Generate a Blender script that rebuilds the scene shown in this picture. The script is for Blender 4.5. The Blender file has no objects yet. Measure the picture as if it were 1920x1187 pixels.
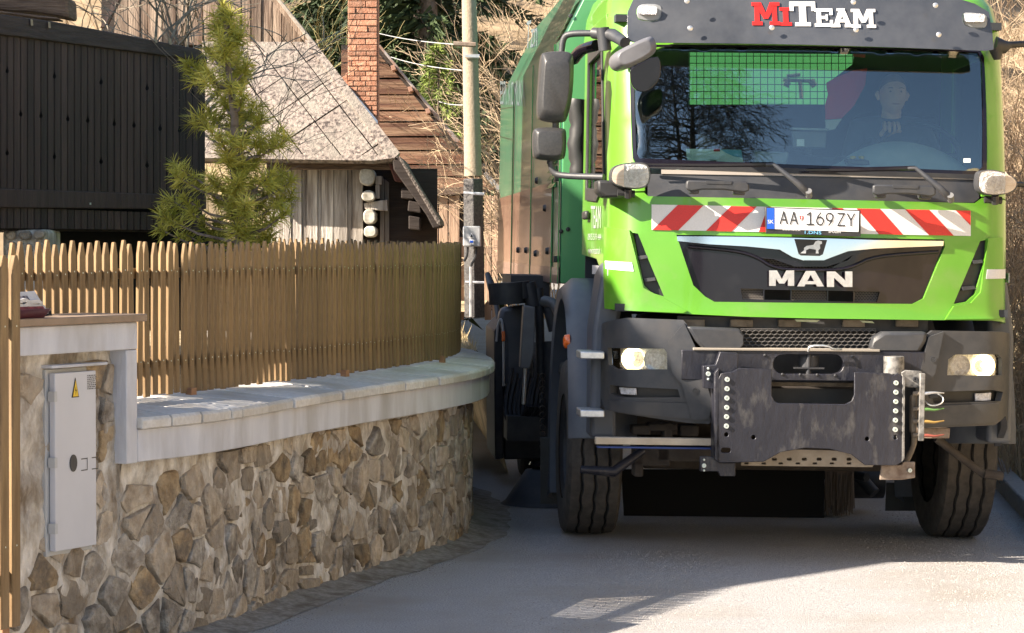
import bpy, bmesh, math, random
from mathutils import Vector, Matrix, noise
from mathutils.geometry import delaunay_2d_cdt
R = math.radians
rnd = random.Random(7)
scene = bpy.context.scene
col = scene.collection

# ---------------------------------------------------------------- camera
FPX = 5000.0; CX, CY = 960.0, 593.5; CAMZ = 1.656
PITCH = math.atan(133.5 / FPX)
cam = bpy.data.cameras.new('camera'); cam.lens = 36 * FPX / 1920; cam.sensor_width = 36
cam.clip_start = .1; cam.clip_end = 2000
cam_o = bpy.data.objects.new('camera', cam); col.objects.link(cam_o)
cam_o.location = (0, 0, CAMZ); cam_o.rotation_euler = (math.pi / 2 - PITCH, 0, 0)
scene.camera = cam_o
# ---------------------------------------------------------------- light
SUN_AZ = 22.0      # light travels towards +X, turned this many degrees towards +Y
SUN_EL = 32.0
d_h = Vector((math.cos(R(SUN_AZ)), math.sin(R(SUN_AZ)), 0))
to_sun = Vector((-d_h.x * math.cos(R(SUN_EL)), -d_h.y * math.cos(R(SUN_EL)), math.sin(R(SUN_EL))))
world = bpy.data.worlds.new('World'); scene.world = world; world.use_nodes = True
wn = world.node_tree.nodes; wl = world.node_tree.links
for n in list(wn): wn.remove(n)
sky = wn.new('ShaderNodeTexSky'); sky.sky_type = 'NISHITA'; sky.sun_disc = False
sky.sun_elevation = R(SUN_EL)
sky.sun_rotation = math.atan2(to_sun.x, to_sun.y)
sky.air_density = 1.0; sky.dust_density = 1.0; sky.ozone_density = 1.0
bg = wn.new('ShaderNodeBackground'); bg.inputs['Strength'].default_value = .075
wo = wn.new('ShaderNodeOutputWorld')
wl.new(sky.outputs[0], bg.inputs[0]); wl.new(bg.outputs[0], wo.inputs[0])
sun = bpy.data.lights.new('sun', 'SUN'); sun.energy = 5.0; sun.angle = R(.35); sun.color = (1, .87, .72)
sun_o = bpy.data.objects.new('sun', sun); col.objects.link(sun_o)
sun_o.rotation_euler = to_sun.to_track_quat('Z', 'Y').to_euler()
scene.view_settings.view_transform = 'Standard'; scene.view_settings.look = 'None'
scene.view_settings.exposure = 1.85; scene.view_settings.gamma = 1
scene.view_settings.use_curve_mapping = False
scene.cycles.max_bounces = 8; scene.cycles.transparent_max_bounces = 16

# ---------------------------------------------------------------- helpers
def ray(px, py):
    x = (px - CX) / FPX; z = -(py - CY) / FPX
    c, s = math.cos(PITCH), math.sin(PITCH)
    return Vector((x, c + z * s, -s + z * c))
def at(px, py, Y):
    r = ray(px, py); t = Y / r.y
    return Vector((r.x * t, Y, CAMZ + r.z * t))
def atz(px, py, z):
    r = ray(px, py); t = (z - CAMZ) / r.z
    return Vector((r.x * t, r.y * t, z))

def mat(name, c, rough=.6, metal=0, c2=None, scale=20, bump=0, bscale=None, coat=0, detail=4, var=0,
        contrast=(.35, .65), stretch=(1, 1, 1), spec=.5, c3=None, scale3=3, emit=None, contrast3=(.45, .68)):
    m = bpy.data.materials.new(name); m.use_nodes = True
    nt = m.node_tree; N = nt.nodes; L = nt.links
    b = N['Principled BSDF']
    b.inputs['Roughness'].default_value = rough; b.inputs['Metallic'].default_value = metal
    b.inputs['Specular IOR Level'].default_value = spec
    b.inputs['Coat Weight'].default_value = coat; b.inputs['Coat Roughness'].default_value = .04
    b.inputs['Base Color'].default_value = (*c, 1)
    out = None
    tc = N.new('ShaderNodeTexCoord'); mp = N.new('ShaderNodeMapping')
    mp.inputs['Scale'].default_value = stretch
    L.new(tc.outputs['Object'], mp.inputs['Vector'])
    def nz(sc, det=detail):
        n = N.new('ShaderNodeTexNoise'); n.inputs['Scale'].default_value = sc
        n.inputs['Detail'].default_value = det; n.inputs['Roughness'].default_value = .6
        L.new(mp.outputs[0], n.inputs['Vector']); return n
    if c2:
        n = nz(scale); r = N.new('ShaderNodeValToRGB')
        r.color_ramp.elements[0].position = contrast[0]; r.color_ramp.elements[1].position = contrast[1]
        r.color_ramp.elements[0].color = (*c, 1); r.color_ramp.elements[1].color = (*c2, 1)
        L.new(n.outputs['Fac'], r.inputs[0]); out = r.outputs[0]
    if c3:
        n = nz(scale3); r = N.new('ShaderNodeValToRGB')
        r.color_ramp.elements[0].position = contrast3[0]; r.color_ramp.elements[1].position = contrast3[1]
        mx = N.new('ShaderNodeMix'); mx.data_type = 'RGBA'
        L.new(n.outputs['Fac'], r.inputs[0]); L.new(r.outputs[0], mx.inputs['Factor'])
        if out: L.new(out, mx.inputs['A'])
        else: mx.inputs['A'].default_value = (*c, 1)
        mx.inputs['B'].default_value = (*c3, 1); out = mx.outputs['Result']
    if var:
        oi = N.new('ShaderNodeObjectInfo'); h = N.new('ShaderNodeHueSaturation')
        mr = N.new('ShaderNodeMapRange'); mr.inputs['To Min'].default_value = 1 - var; mr.inputs['To Max'].default_value = 1 + var
        L.new(oi.outputs['Random'], mr.inputs['Value']); L.new(mr.outputs[0], h.inputs['Value'])
        if out: L.new(out, h.inputs['Color'])
        else: h.inputs['Color'].default_value = (*c, 1)
        out = h.outputs[0]
    if out: L.new(out, b.inputs['Base Color'])
    if bump:
        n = nz(bscale or scale, 6); bp = N.new('ShaderNodeBump'); bp.inputs['Strength'].default_value = min(1, bump)
        bp.inputs['Distance'].default_value = .01 * max(1, bump)
        L.new(n.outputs['Fac'], bp.inputs['Height']); L.new(bp.outputs[0], b.inputs['Normal'])
    if emit:
        b.inputs['Emission Color'].default_value = (*emit[0], 1); b.inputs['Emission Strength'].default_value = emit[1]
    return m

def empty(name, label, cat, loc=(0, 0, 0), group=None, M=None):
    o = bpy.data.objects.new(name, None); col.objects.link(o); o.empty_display_size = .2
    if M is not None: o.matrix_world = M
    else: o.location = loc
    o['label'] = label; o['category'] = cat
    if group: o['group'] = group
    return o
def tag(o, label=None, cat=None, group=None, kind=None):
    if label: o['label'] = label
    if cat: o['category'] = cat
    if group: o['group'] = group
    if kind: o['kind'] = kind
    return o

class MB:
    def __init__(s): s.v = []; s.f = []
    def add(s, vs, fs):
        k = len(s.v); s.v += [tuple(p) for p in vs]; s.f += [tuple(i + k for i in f) for f in fs]; return s
    def box(s, c, d, M=None):
        x, y, z = d[0] / 2, d[1] / 2, d[2] / 2
        vs = [Vector((i * x, j * y, k * z)) for i in (-1, 1) for j in (-1, 1) for k in (-1, 1)]
        if M is not None: vs = [M @ p for p in vs]
        vs = [p + Vector(c) for p in vs]
        return s.add(vs, [(0, 1, 3, 2), (4, 6, 7, 5), (0, 4, 5, 1), (2, 3, 7, 6), (0, 2, 6, 4), (1, 5, 7, 3)])
    def box2(s, a, b):
        return s.box([(a[i] + b[i]) / 2 for i in range(3)], [abs(a[i] - b[i]) for i in range(3)])
    def tube(s, pts, r, n=8, cap=True):
        pts = [Vector(p) for p in pts]; m = len(pts)
        rs = r if isinstance(r, (list, tuple)) else [r] * m
        up = Vector((0, 0, 1)); rings = []
        prev = None
        for i, p in enumerate(pts):
            t = (pts[min(i + 1, m - 1)] - pts[max(i - 1, 0)])
            if t.length < 1e-9: t = Vector((0, 0, 1))
            t.normalize()
            a = prev if prev is not None else (Vector((1, 0, 0)) if abs(t.z) > .9 else up)
            b = t.cross(a)
            if b.length < 1e-6: b = t.cross(Vector((0, 1, 0)))
            b.normalize(); a = b.cross(t).normalized(); prev = a
            rings.append([p + (a * math.cos(2 * math.pi * k / n) + b * math.sin(2 * math.pi * k / n)) * rs[i] for k in range(n)])
        vs = [q for rg in rings for q in rg]; fs = []
        for i in range(m - 1):
            for k in range(n):
                fs.append((i * n + k, i * n + (k + 1) % n, (i + 1) * n + (k + 1) % n, (i + 1) * n + k))
        if cap: fs.append(tuple(range(n - 1, -1, -1))); fs.append(tuple((m - 1) * n + k for k in range(n)))
        return s.add(vs, fs)
    def lathe(s, prof, c, axis='x', n=32):
        # prof list of (a along axis, radius)
        vs = []; m = len(prof)
        for k in range(n):
            t = 2 * math.pi * k / n
            for a, r in prof:
                if axis == 'x': vs.append((c[0] + a, c[1] + r * math.sin(t), c[2] + r * math.cos(t)))
                elif axis == 'y': vs.append((c[0] + r * math.sin(t), c[1] + a, c[2] + r * math.cos(t)))
                else: vs.append((c[0] + r * math.sin(t), c[1] + r * math.cos(t), c[2] + a))
        fs = [(k * m + i, k * m + i + 1, ((k + 1) % n) * m + i + 1, ((k + 1) % n) * m + i) for k in range(n) for i in range(m - 1)]
        return s.add(vs, fs)
    def prism(s, poly, f0, f1):
        # poly 2d list, f0/f1 map 2d->3d for the two ends
        n = len(poly); vs = [f0(*p) for p in poly] + [f1(*p) for p in poly]
        return s.add(vs, [tuple(range(n)), tuple(range(2 * n - 1, n - 1, -1))] + [(i, n + i, n + (i + 1) % n, (i + 1) % n) for i in range(n)])
    def build(s, name, m, parent=None, bevel=0, smooth=35, mesh=None, seg=2, fixn=True):
        me = bpy.data.meshes.new(name); me.from_pydata(s.v, [], s.f)
        if fixn:
            bm = bmesh.new(); bm.from_mesh(me); bmesh.ops.recalc_face_normals(bm, faces=bm.faces); bm.to_mesh(me); bm.free()
        return link_mesh(name, me, m, parent, bevel, smooth, seg)
def link_mesh(name, me, m, parent=None, bevel=0, smooth=35, seg=2):
    if m is not None and not me.materials: me.materials.append(m)
    if smooth:
        for p in me.polygons: p.use_smooth = True
        me.set_sharp_from_angle(angle=R(smooth))
    o = bpy.data.objects.new(name, me); col.objects.link(o)
    if parent is not None: o.parent = parent
    if bevel:
        b = o.modifiers.new('bevel', 'BEVEL'); b.width = bevel; b.segments = seg; b.limit_method = 'ANGLE'; b.angle_limit = R(40)
    return o
def inst(name, me, parent, loc=(0, 0, 0), rot=(0, 0, 0), scale=(1, 1, 1)):
    o = bpy.data.objects.new(name, me); col.objects.link(o)
    if parent is not None: o.parent = parent
    o.location = loc; o.rotation_euler = rot; o.scale = scale
    return o
def rr(x0, z0, x1, z1, r, n=4):
    if x0 > x1: x0, x1 = x1, x0
    if z0 > z1: z0, z1 = z1, z0
    r = min(r, (x1 - x0) / 2 - 1e-4, (z1 - z0) / 2 - 1e-4); p = []
    for cx, cz, a0 in ((x1 - r, z1 - r, 0), (x0 + r, z1 - r, 90), (x0 + r, z0 + r, 180), (x1 - r, z0 + r, 270)):
        for k in range(n + 1):
            a = R(a0 + 90 * k / n); p.append((cx + r * math.cos(a), cz + r * math.sin(a)))
    return p
def inpoly(p, poly):
    x, y = p; c = False; j = len(poly) - 1
    for i in range(len(poly)):
        xi, yi = poly[i]; xj, yj = poly[j]
        if (yi > y) != (yj > y) and x < (xj - xi) * (y - yi) / (yj - yi) + xi: c = not c
        j = i
    return c
def smoothpoly(pts, it=2, closed=True):
    for _ in range(it):
        q = []; n = len(pts)
        for i in range(n if closed else n - 1):
            a, b = pts[i], pts[(i + 1) % n]
            q.append(tuple(a[k] * .75 + b[k] * .25 for k in range(len(a)))); q.append(tuple(a[k] * .25 + b[k] * .75 for k in range(len(a))))
        if not closed: q = [pts[0]] + q[1:-1] + [pts[-1]]
        pts = q
    return pts
def sheet(name, outline, m, parent, vf=None, th=.02, holes=(), grid=None, bevel=0, mapf=None, smooth=35, seg=2):
    def dens(poly):
        if not grid: return list(poly)
        q = []; n = len(poly)
        for i in range(n):
            a, b = poly[i], poly[(i + 1) % n]; L = math.hypot(a[0] - b[0], a[1] - b[1]); k = max(1, int(L / grid + .5))
            for j in range(k): q.append((a[0] + (b[0] - a[0]) * j / k, a[1] + (b[1] - a[1]) * j / k))
        return q
    loops = [dens(outline)] + [dens(h) for h in holes]
    vs = []; es = []
    for lp in loops:
        k = len(vs); vs += [Vector(p) for p in lp]; es += [(k + i, k + (i + 1) % len(lp)) for i in range(len(lp))]
    if grid:
        xs = [p[0] for p in loops[0]]; ys = [p[1] for p in loops[0]]
        bnd = list(vs); x = min(xs) + grid / 2
        while x < max(xs):
            y = min(ys) + grid / 2
            while y < max(ys):
                if inpoly((x, y), loops[0]) and not any(inpoly((x, y), h) for h in loops[1:]):
                    if min((abs(b.x - x) + abs(b.y - y)) for b in bnd) > grid * .45: vs.append(Vector((x, y)))
                y += grid
            x += grid
    V, E, F, _, _, _ = delaunay_2d_cdt(vs, es, [], 0, 1e-6)
    tri = []
    for f in F:
        c = sum((V[i] for i in f), Vector((0, 0))) / len(f)
        if inpoly(c, loops[0]) and not any(inpoly(c, h) for h in loops[1:]): tri.append(tuple(f))
    if mapf is None: mapf = lambda a, b, d: (a, vf(a, b) + d, b)
    n = len(V); pv = [mapf(p.x, p.y, 0) for p in V] + [mapf(p.x, p.y, th) for p in V]
    cnt = {}
    for f in tri:
        for i in range(3):
            a, b = f[i], f[(i + 1) % 3]
            if (b, a) in cnt: del cnt[(b, a)]
            else: cnt[(a, b)] = 1
    fs = list(tri) + [tuple(n + i for i in reversed(f)) for f in tri] + [(b, a, n + a, n + b) for a, b in cnt]
    used = sorted({i for f in fs for i in f}); mp = {i: k for k, i in enumerate(used)}
    mb = MB(); mb.add([pv[i] for i in used], [tuple(mp[i] for i in f) for f in fs])
    return mb.build(name, m, parent, bevel, smooth, seg=seg)
_font_cache = {}
def textmesh(s):
    if s in _font_cache: return _font_cache[s]
    cu = bpy.data.curves.new('lettering', 'FONT'); cu.body = s; cu.resolution_u = 3; cu.extrude = .02
    o = bpy.data.objects.new('lettering', cu); col.objects.link(o); bpy.context.view_layer.update()
    dg = bpy.context.evaluated_depsgraph_get()
    me = bpy.data.meshes.new_from_object(o.evaluated_get(dg))
    vs = [v.co.copy() for v in me.vertices]; fs = [tuple(p.vertices) for p in me.polygons]
    bpy.data.objects.remove(o); bpy.data.curves.remove(cu); bpy.data.meshes.remove(me)
    _font_cache[s] = (vs, fs); return vs, fs
def text(name, s, m, parent, mapf, th=.002):
    """mapf(a,b,d): a,b in 0..1 across the word box -> 3d"""
    vs, fs = textmesh(s)
    x0 = min(v.x for v in vs); x1 = max(v.x for v in vs); y0 = min(v.y for v in vs); y1 = max(v.y for v in vs)
    mb = MB(); mb.add([mapf((v.x - x0) / (x1 - x0), (v.y - y0) / (y1 - y0), 0 if v.z > 0 else th) for v in vs], fs)
    return mb.build(name, m, parent, smooth=0)
# ---------------------------------------------------------------- materials
M_asph = mat('asphalt', (.26, .26, .275), .9, c2=(.52, .51, .50), scale=120, bump=1.6, bscale=150, contrast=(.38, .62), c3=(.34, .315, .29), scale3=1.1)
M_dirt = mat('dirt', (.20, .185, .165), .95, c2=(.34, .32, .29), scale=40, bump=.8, bscale=160, c3=(.15, .125, .10), scale3=9)
M_drygrass = mat('dry_grass_ground', (.28, .21, .12), .95, c2=(.5, .4, .24), scale=9, bump=2, bscale=30, c3=(.12, .1, .05), scale3=1.2)
M_mortar = mat('mortar', (.42, .37, .30), .95, c2=(.78, .74, .68), scale=16, bump=4, bscale=22, detail=8, c3=(.18, .135, .09), scale3=7, stretch=(1, 1, .5))
M_stone = mat('stone', (.28, .22, .155), .9, c2=(.54, .46, .36), scale=18, bump=4, bscale=24, var=.35, detail=8, c3=(.36, .31, .25), scale3=8, stretch=(1, 1, .8))
M_stone_grey = mat('stone_grey', (.28, .245, .20), .9, c2=(.54, .49, .42), scale=20, bump=4, bscale=24, var=.25, detail=8, c3=(.15, .12, .09), scale3=8)
M_stone_ochre = mat('stone_ochre', (.28, .19, .10), .9, c2=(.48, .37, .23), scale=15, bump=4, bscale=24, var=.3, detail=8, c3=(.15, .12, .09), scale3=9)
M_conc = mat('concrete', (.52, .53, .575), .85, c2=(.60, .61, .65), scale=6, bump=.4, bscale=60, c3=(.38, .37, .37), scale3=2.3, stretch=(1.5, 1.5, .4))
M_slab = mat('slab', (.50, .485, .46), .85, c2=(.62, .61, .59), scale=40, bump=.5, bscale=90, var=.12, c3=(.45, .41, .35), scale3=3)
M_pick = mat('picket_wood', (.16, .095, .038), .7, c2=(.27, .175, .078), scale=10, bump=.5, bscale=30, var=.2, stretch=(3, 3, .3), c3=(.15, .10, .06), scale3=2)
M_post = mat('post_wood', (.3, .15, .08), .8, c2=(.36, .2, .1), scale=20)
M_dark = mat('dark_wood', (.034, .019, .017), .75, c2=(.058, .035, .031), scale=7, bump=.7, bscale=30, var=.35, stretch=(3, 3, .25))
M_oldlog = mat('old_log', (.09, .06, .045), .85, c2=(.2, .14, .1), scale=12, bump=2, bscale=25, stretch=(.4, .4, 4))
M_grey = mat('grey_board', (.30, .27, .24), .85, c2=(.55, .51, .46), scale=8, bump=1, bscale=20, var=.2, stretch=(4, 4, .35), c3=(.13, .1, .08), scale3=2.5)
M_gable = mat('gable_board', (.15, .105, .078), .85, c2=(.31, .24, .185), scale=6, bump=1, bscale=20, var=.25, stretch=(4, 4, .3), c3=(.1, .06, .04), scale3=2.5)
M_brown = mat('brown_board', (.085, .035, .022), .85, c2=(.20, .10, .06), scale=7, bump=1, bscale=20, var=.25, stretch=(.3, 1, 5), c3=(.3, .2, .13), scale3=2.5)
M_slate = mat('slate', (.29, .24, .205), .9, c2=(.065, .05, .045), scale=30, bump=1.5, bscale=40, var=.12, contrast=(.44, .62), c3=(.24, .215, .18), scale3=5, detail=8)
M_brick = mat('brick', (.36, .15, .085), .85, c2=(.48, .26, .17), scale=20, bump=1, bscale=50, var=.3)
M_bmort = mat('brick_mortar', (.36, .30, .25), .95, c2=(.5, .44, .38), scale=30)
M_pole = mat('pole_concrete', (.27, .215, .155), .9, c2=(.37, .30, .22), scale=60, bump=.5, contrast=(.3, .7))
M_poleshade = mat('pole_shaded_foot', (.045, .043, .045), .8, c2=(.10, .095, .09), scale=50, bump=1, bscale=60)  # shade on the lower pole, put into a darker colour
M_metalgrey = mat('grey_cabinet', (.50, .51, .55), .45, c2=(.54, .55, .59), scale=3)
M_boxgrey = mat('box_grey', (.42, .43, .44), .5)
M_yellow = mat('yellow_print', (.75, .5, .03), .5)
M_black = mat('black_print', (.01, .01, .01), .5)
M_white = mat('white_print', (.8, .8, .8), .5)
M_red = mat('red_print', (.55, .015, .012), .45)
M_bluep = mat('blue_print', (.01, .09, .55), .45)
M_needle = mat('pine_needles', (.25, .26, .03), .6, c2=(.52, .47, .10), scale=6, var=0, spec=.3)
M_bark = mat('bark', (.10, .075, .055), .95, c2=(.2, .16, .13), scale=20, bump=2)
M_twig = mat('dry_twigs', (.26, .19, .12), .85, c2=(.44, .34, .22), scale=3)
M_twigd = mat('dark_twigs', (.13, .10, .075), .9, c2=(.22, .17, .12), scale=5)
M_spr = mat('spruce_needles', (.010, .022, .008), .8, c2=(.045, .075, .018), scale=2.2)
M_sprl = mat('young_spruce_needles', (.09, .13, .02), .8, c2=(.17, .22, .04), scale=4)
# truck
M_lime = mat('lime_paint', (.092, .285, .016), .38, coat=.5, c2=(.11, .31, .024), scale=2.2, c3=(.16, .26, .07), scale3=3.5, contrast3=(.52, .85), detail=9)
M_green = mat('green_paint', (.012, .20, .045), .3, coat=.7, c2=(.018, .24, .055), scale=2)
M_plas = mat('black_plastic', (.030, .033, .040), .48, c2=(.045, .047, .052), scale=14, bump=.15, bscale=300, c3=(.058, .056, .056), scale3=4)
M_fend = mat('fender_plastic', (.06, .07, .092), .45, c2=(.085, .095, .115), scale=5)
M_under = mat('underbody', (.035, .028, .024), .9, c2=(.06, .05, .042), scale=10)
M_wornb = mat('worn_bracket_metal', (.09, .088, .085), .6, .3, c2=(.27, .26, .245), scale=22, contrast=(.4, .6))
M_plasd = mat('deep_black_plastic', (.018, .018, .02), .5, c2=(.03, .03, .03), scale=10)
M_gloss = mat('gloss_black', (.008, .006, .010), .15, coat=.3, spec=.3, c2=(.014, .012, .016), scale=9, contrast=(.55, .8))
M_visor = mat('visor_smoked', (.045, .05, .06), .22, coat=.4, c2=(.075, .08, .09), scale=4)
M_chrome = mat('chrome', (.78, .79, .8), .12, 1)
M_alu = mat('cast_alu', (.55, .56, .57), .38, .8, c2=(.7, .7, .7), scale=40)
M_rubber = mat('tyre_rubber', (.045, .040, .036), .85, c2=(.085, .075, .065), scale=16, bump=.3, bscale=120)
M_groove = mat('tyre_groove', (.006, .006, .006), .9)
M_steel = mat('worn_steel', (.016, .017, .026), .42, .2, c2=(.030, .030, .040), scale=9, bump=.4, bscale=40, c3=(.11, .105, .10), scale3=13, contrast=(.4, .8), detail=9, contrast3=(.54, .80), stretch=(1, 1, .45))
M_rust = mat('rusty_steel', (.16, .11, .08), .8, .2, c2=(.3, .24, .19), scale=18, bump=.5)
M_dusty = mat('dusty_chassis', (.10, .08, .06), .9, c2=(.2, .165, .125), scale=12, bump=.5)
M_chas = mat('chassis_black', (.022, .024, .030), .6, c2=(.042, .042, .045), scale=12)
M_zinc = mat('zinc_bolt', (.6, .66, .62), .4, .5)
M_orange = mat('orange_lens', (.75, .13, .015), .25, coat=.5)
M_rose = mat('reflective_strip', (.55, .55, .58), .4, c2=(.62, .62, .64), scale=120)
M_seat = mat('dark_cloth', (.02, .022, .028), .9)
M_dash = mat('dash_grey', (.42, .44, .42), .75, c2=(.5, .5, .48), scale=8)
M_inter = mat('cab_interior', (.03, .034, .04), .9)
M_skin = mat('skin', (.78, .44, .30), .6)
M_hair = mat('hair', (.22, .15, .11), .9)
M_jacket = mat('dark_jacket', (.07, .078, .10), .9)
M_flag = mat('red_pennant', (.80, .05, .06), .8)
M_woodbar = mat('wood_bar', (.45, .37, .27), .7, c2=(.55, .47, .36), scale=10)
M_brass = mat('brass', (.55, .33, .08), .4, .7)
M_light = mat('lit_lamp', (.9, .8, .5), .3, emit=((1, .78, .36), 2.2))
M_reflect = mat('lamp_reflector', (.8, .8, .84), .2, .2, c2=(.45, .45, .47), scale=60, bump=1.5, bscale=60)
def glassmat(name, fac, tint, rough=0.0, f0=.5):
    m = bpy.data.materials.new(name); m.use_nodes = True; N = m.node_tree.nodes; L = m.node_tree.links
    for n in list(N): N.remove(n)
    o = N.new('ShaderNodeOutputMaterial'); mx = N.new('ShaderNodeMixShader'); t = N.new('ShaderNodeBsdfTransparent')
    g = N.new('ShaderNodeBsdfGlossy'); g.inputs['Roughness'].default_value = rough
    t.inputs[0].default_value = (*tint, 1)
    lw = N.new('ShaderNodeLayerWeight'); lw.inputs[0].default_value = .3
    mr = N.new('ShaderNodeMapRange'); mr.inputs['To Min'].default_value = fac; mr.inputs['To Max'].default_value = 1
    L.new(lw.outputs['Fresnel'], mr.inputs['Value']); L.new(mr.outputs[0], mx.inputs[0])
    L.new(t.outputs[0], mx.inputs[1]); L.new(g.outputs[0], mx.inputs[2]); L.new(mx.outputs[0], o.inputs[0])
    return m
M_glass = glassmat('windscreen_glass', .13, (.82, .93, .90))
M_sglass = glassmat('side_glass', .25, (.55, .6, .6))
M_lens = glassmat('clear_lens', .06, (.95, .95, .95), .02)
M_mirror = mat('mirror_glass', (.5, .5, .5), .03, 1)

def gz(x, y=0): return -.0175 * (x - .3) if x > .3 else 0.0

# ---------------------------------------------------------------- ground, road
def gridmesh(name, xs, ys, fz, m, kind='structure', fx=None, parent=None):
    mb = MB(); nx, ny = len(xs), len(ys)
    mb.add([(fx(x, y) if fx else x, y, fz(x, y)) for y in ys for x in xs],
           [(j * nx + i, j * nx + i + 1, (j + 1) * nx + i + 1, (j + 1) * nx + i) for j in range(ny - 1) for i in range(nx - 1)])
    o = mb.build(name, m, parent, smooth=60, fixn=False)
    if kind: o['kind'] = kind
    return o
def lin(a, b, n): return [a + (b - a) * i / (n - 1) for i in range(n)]
gridmesh('ground', lin(-900, 900, 7), lin(-900, 900, 7), lambda x, y: -.35, M_dirt)
def kx(y): return 3.13 + .10 * (y - 16)          # kerb line
gridmesh('road', lin(0, 1, 14), lin(-30, 60, 61), lambda t, y: gz(-7 + t * (kx(y) + 7), y) , M_asph, fx=lambda t, y: -7 + t * (kx(y) + 7))
# ---------------------------------------------------------------- garden wall
SL = [(-1.90, 9.98), (-1.50, 10.81), (-1.395, 10.97), (-1.293, 11.17), (-1.20, 11.42), (-1.077, 11.84), (-.995, 12.19), (-.904, 12.52),
      (-.81, 12.84), (-.725, 13.13), (-.633, 13.4), (-.539, 13.66), (-.458, 13.92), (-.383, 14.16), (-.313, 14.4),
      (-.245, 14.66), (-.18, 14.95), (-.13, 15.3), (-.105, 15.7), (-.105, 16.2), (-.135, 16.8), (-.20, 17.4), (-.28, 18.0), (-.5, 18.6), (-.8, 19.2), (-1.4, 20.1), (-2.2, 21.0)]
class Path:
    def __init__(s, pts):
        p = [Vector(q) for q in pts]
        for _ in range(2):
            q = [p[0]]
            for i in range(len(p) - 1): q += [p[i] * .75 + p[i + 1] * .25, p[i] * .25 + p[i + 1] * .75]
            p = q + [p[-1]]
        s.p = p; s.c = [0]
        for i in range(1, len(p)): s.c.append(s.c[-1] + (p[i] - p[i - 1]).length)
        s.L = s.c[-1]
    def pos(s, t, off=0):
        t0 = max(0, min(s.L, t)); i = 0
        lo, hi = 0, len(s.c) - 2
        while lo < hi:
            md = (lo + hi + 1) // 2
            if s.c[md] <= t0: lo = md
            else: hi = md - 1
        i = lo; f = (t - s.c[i]) / max(1e-9, s.c[i + 1] - s.c[i])
        q = s.p[i] + (s.p[i + 1] - s.p[i]) * f
        n = s.nrm(t)
        return q + n * off
    def tan(s, t):
        def raw(t):
            t = max(0, min(s.L - 1e-6, t)); k = 0
            lo, hi = 0, len(s.c) - 2
            while lo < hi:
                md = (lo + hi + 1) // 2
                if s.c[md] <= t: lo = md
                else: hi = md - 1
            return (s.p[lo + 1] - s.p[lo]).normalized()
        return (raw(t - .06) + raw(t) + raw(t + .06)).normalized()
    def nrm(s, t):
        d = s.tan(t); return Vector((d.y, -d.x))      # towards the road
    def near(s, p):
        return min(range(0, int(s.L * 100)), key=lambda k: (s.pos(k / 100) - Vector(p)).length) / 100
WP = Path(SL)
s_leg1 = WP.near((-1.50, 10.81)); s_leg0 = s_leg1 - .075
wall = empty('garden_wall', 'curved rubble stone garden wall with pale concrete band and sloping slabs beside the road', 'wall', (-1.2, 11.4, 0))
def wadd(o):   # parent keeping world coordinates
    o.matrix_parent_inverse = wall.matrix_basis.inverted(); return o
WI = Matrix.Translation((-1.2, 11.4, 0)).inverted()
def strip(name, s0, s1, o0, o1, z0, z1, m, step=.12, z0b=None, bevel=.004):
    n = max(1, int((s1 - s0) / step)); mb = MB(); vs = []
    for i in range(n + 1):
        t = s0 + (s1 - s0) * i / n; a = WP.pos(t, o0); b = WP.pos(t, o1)
        vs += [(a.x, a.y, z0), (a.x, a.y, z1), (b.x, b.y, z1 if z0b is None else z0b), (b.x, b.y, z0)]
    fs = [(0, 1, 2, 3), tuple(4 * n + k for k in (3, 2, 1, 0))]
    for i in range(n):
        for k in range(4): fs.append((4 * i + k, 4 * i + (k + 1) % 4, 4 * i + 4 + (k + 1) % 4, 4 * i + 4 + k))
    mb.add(vs, fs); return wadd(mb.build(name, m, wall, bevel))
INS = -.10
def insf(s): return INS - .055 * max(0, min(1, (s - 5.3) / .8))
# mortar core with relief
def wall_face(s, z):
    p = WP.pos(s, insf(s))
    k = (noise.noise(Vector((p.x * 7, p.y * 7, z * 8))) * .022 + noise.noise(Vector((p.x * 24, p.y * 24, z * 16))) * .014)
    n = WP.nrm(s); return Vector((p.x + n.x * k, p.y + n.y * k, z))
mb = MB(); ns = 420; nzz = 44; send = WP.L
tops = lambda s: 1.24 if s < s_leg0 + .03 else .80
vs = []
for i in range(ns + 1):
    s = send * i / ns
    for j in range(nzz + 1):
        vs.append(wall_face(s, -.1 + (tops(s) + .1) * j / nzz))
fs = [(i * (nzz + 1) + j, (i + 1) * (nzz + 1) + j, (i + 1) * (nzz + 1) + j + 1, i * (nzz + 1) + j + 1) for i in range(ns) for j in range(nzz)]
mb.add(vs, fs); wadd(mb.build('mortar_face', M_mortar, wall, smooth=80))
# end face towards the camera
e0 = WP.pos(0, INS); e1 = WP.pos(0, -.55)
def end_face(a, z):
    p = e0.lerp(e1, a); k = noise.noise(Vector((a * 9, z * 8, 3))) * .02; t = WP.tan(.05)
    return Vector((p.x - t.x * k, p.y - t.y * k, z))
mb = MB(); vs = [end_face(i / 14, -.1 + 1.34 * j / 34) for i in range(15) for j in range(35)]
mb.add(vs, [(i * 35 + j, i * 35 + j + 1, (i + 1) * 35 + j + 1, (i + 1) * 35 + j) for i in range(14) for j in range(34)])
wadd(mb.build('mortar_face', M_mortar, wall, smooth=80))
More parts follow.
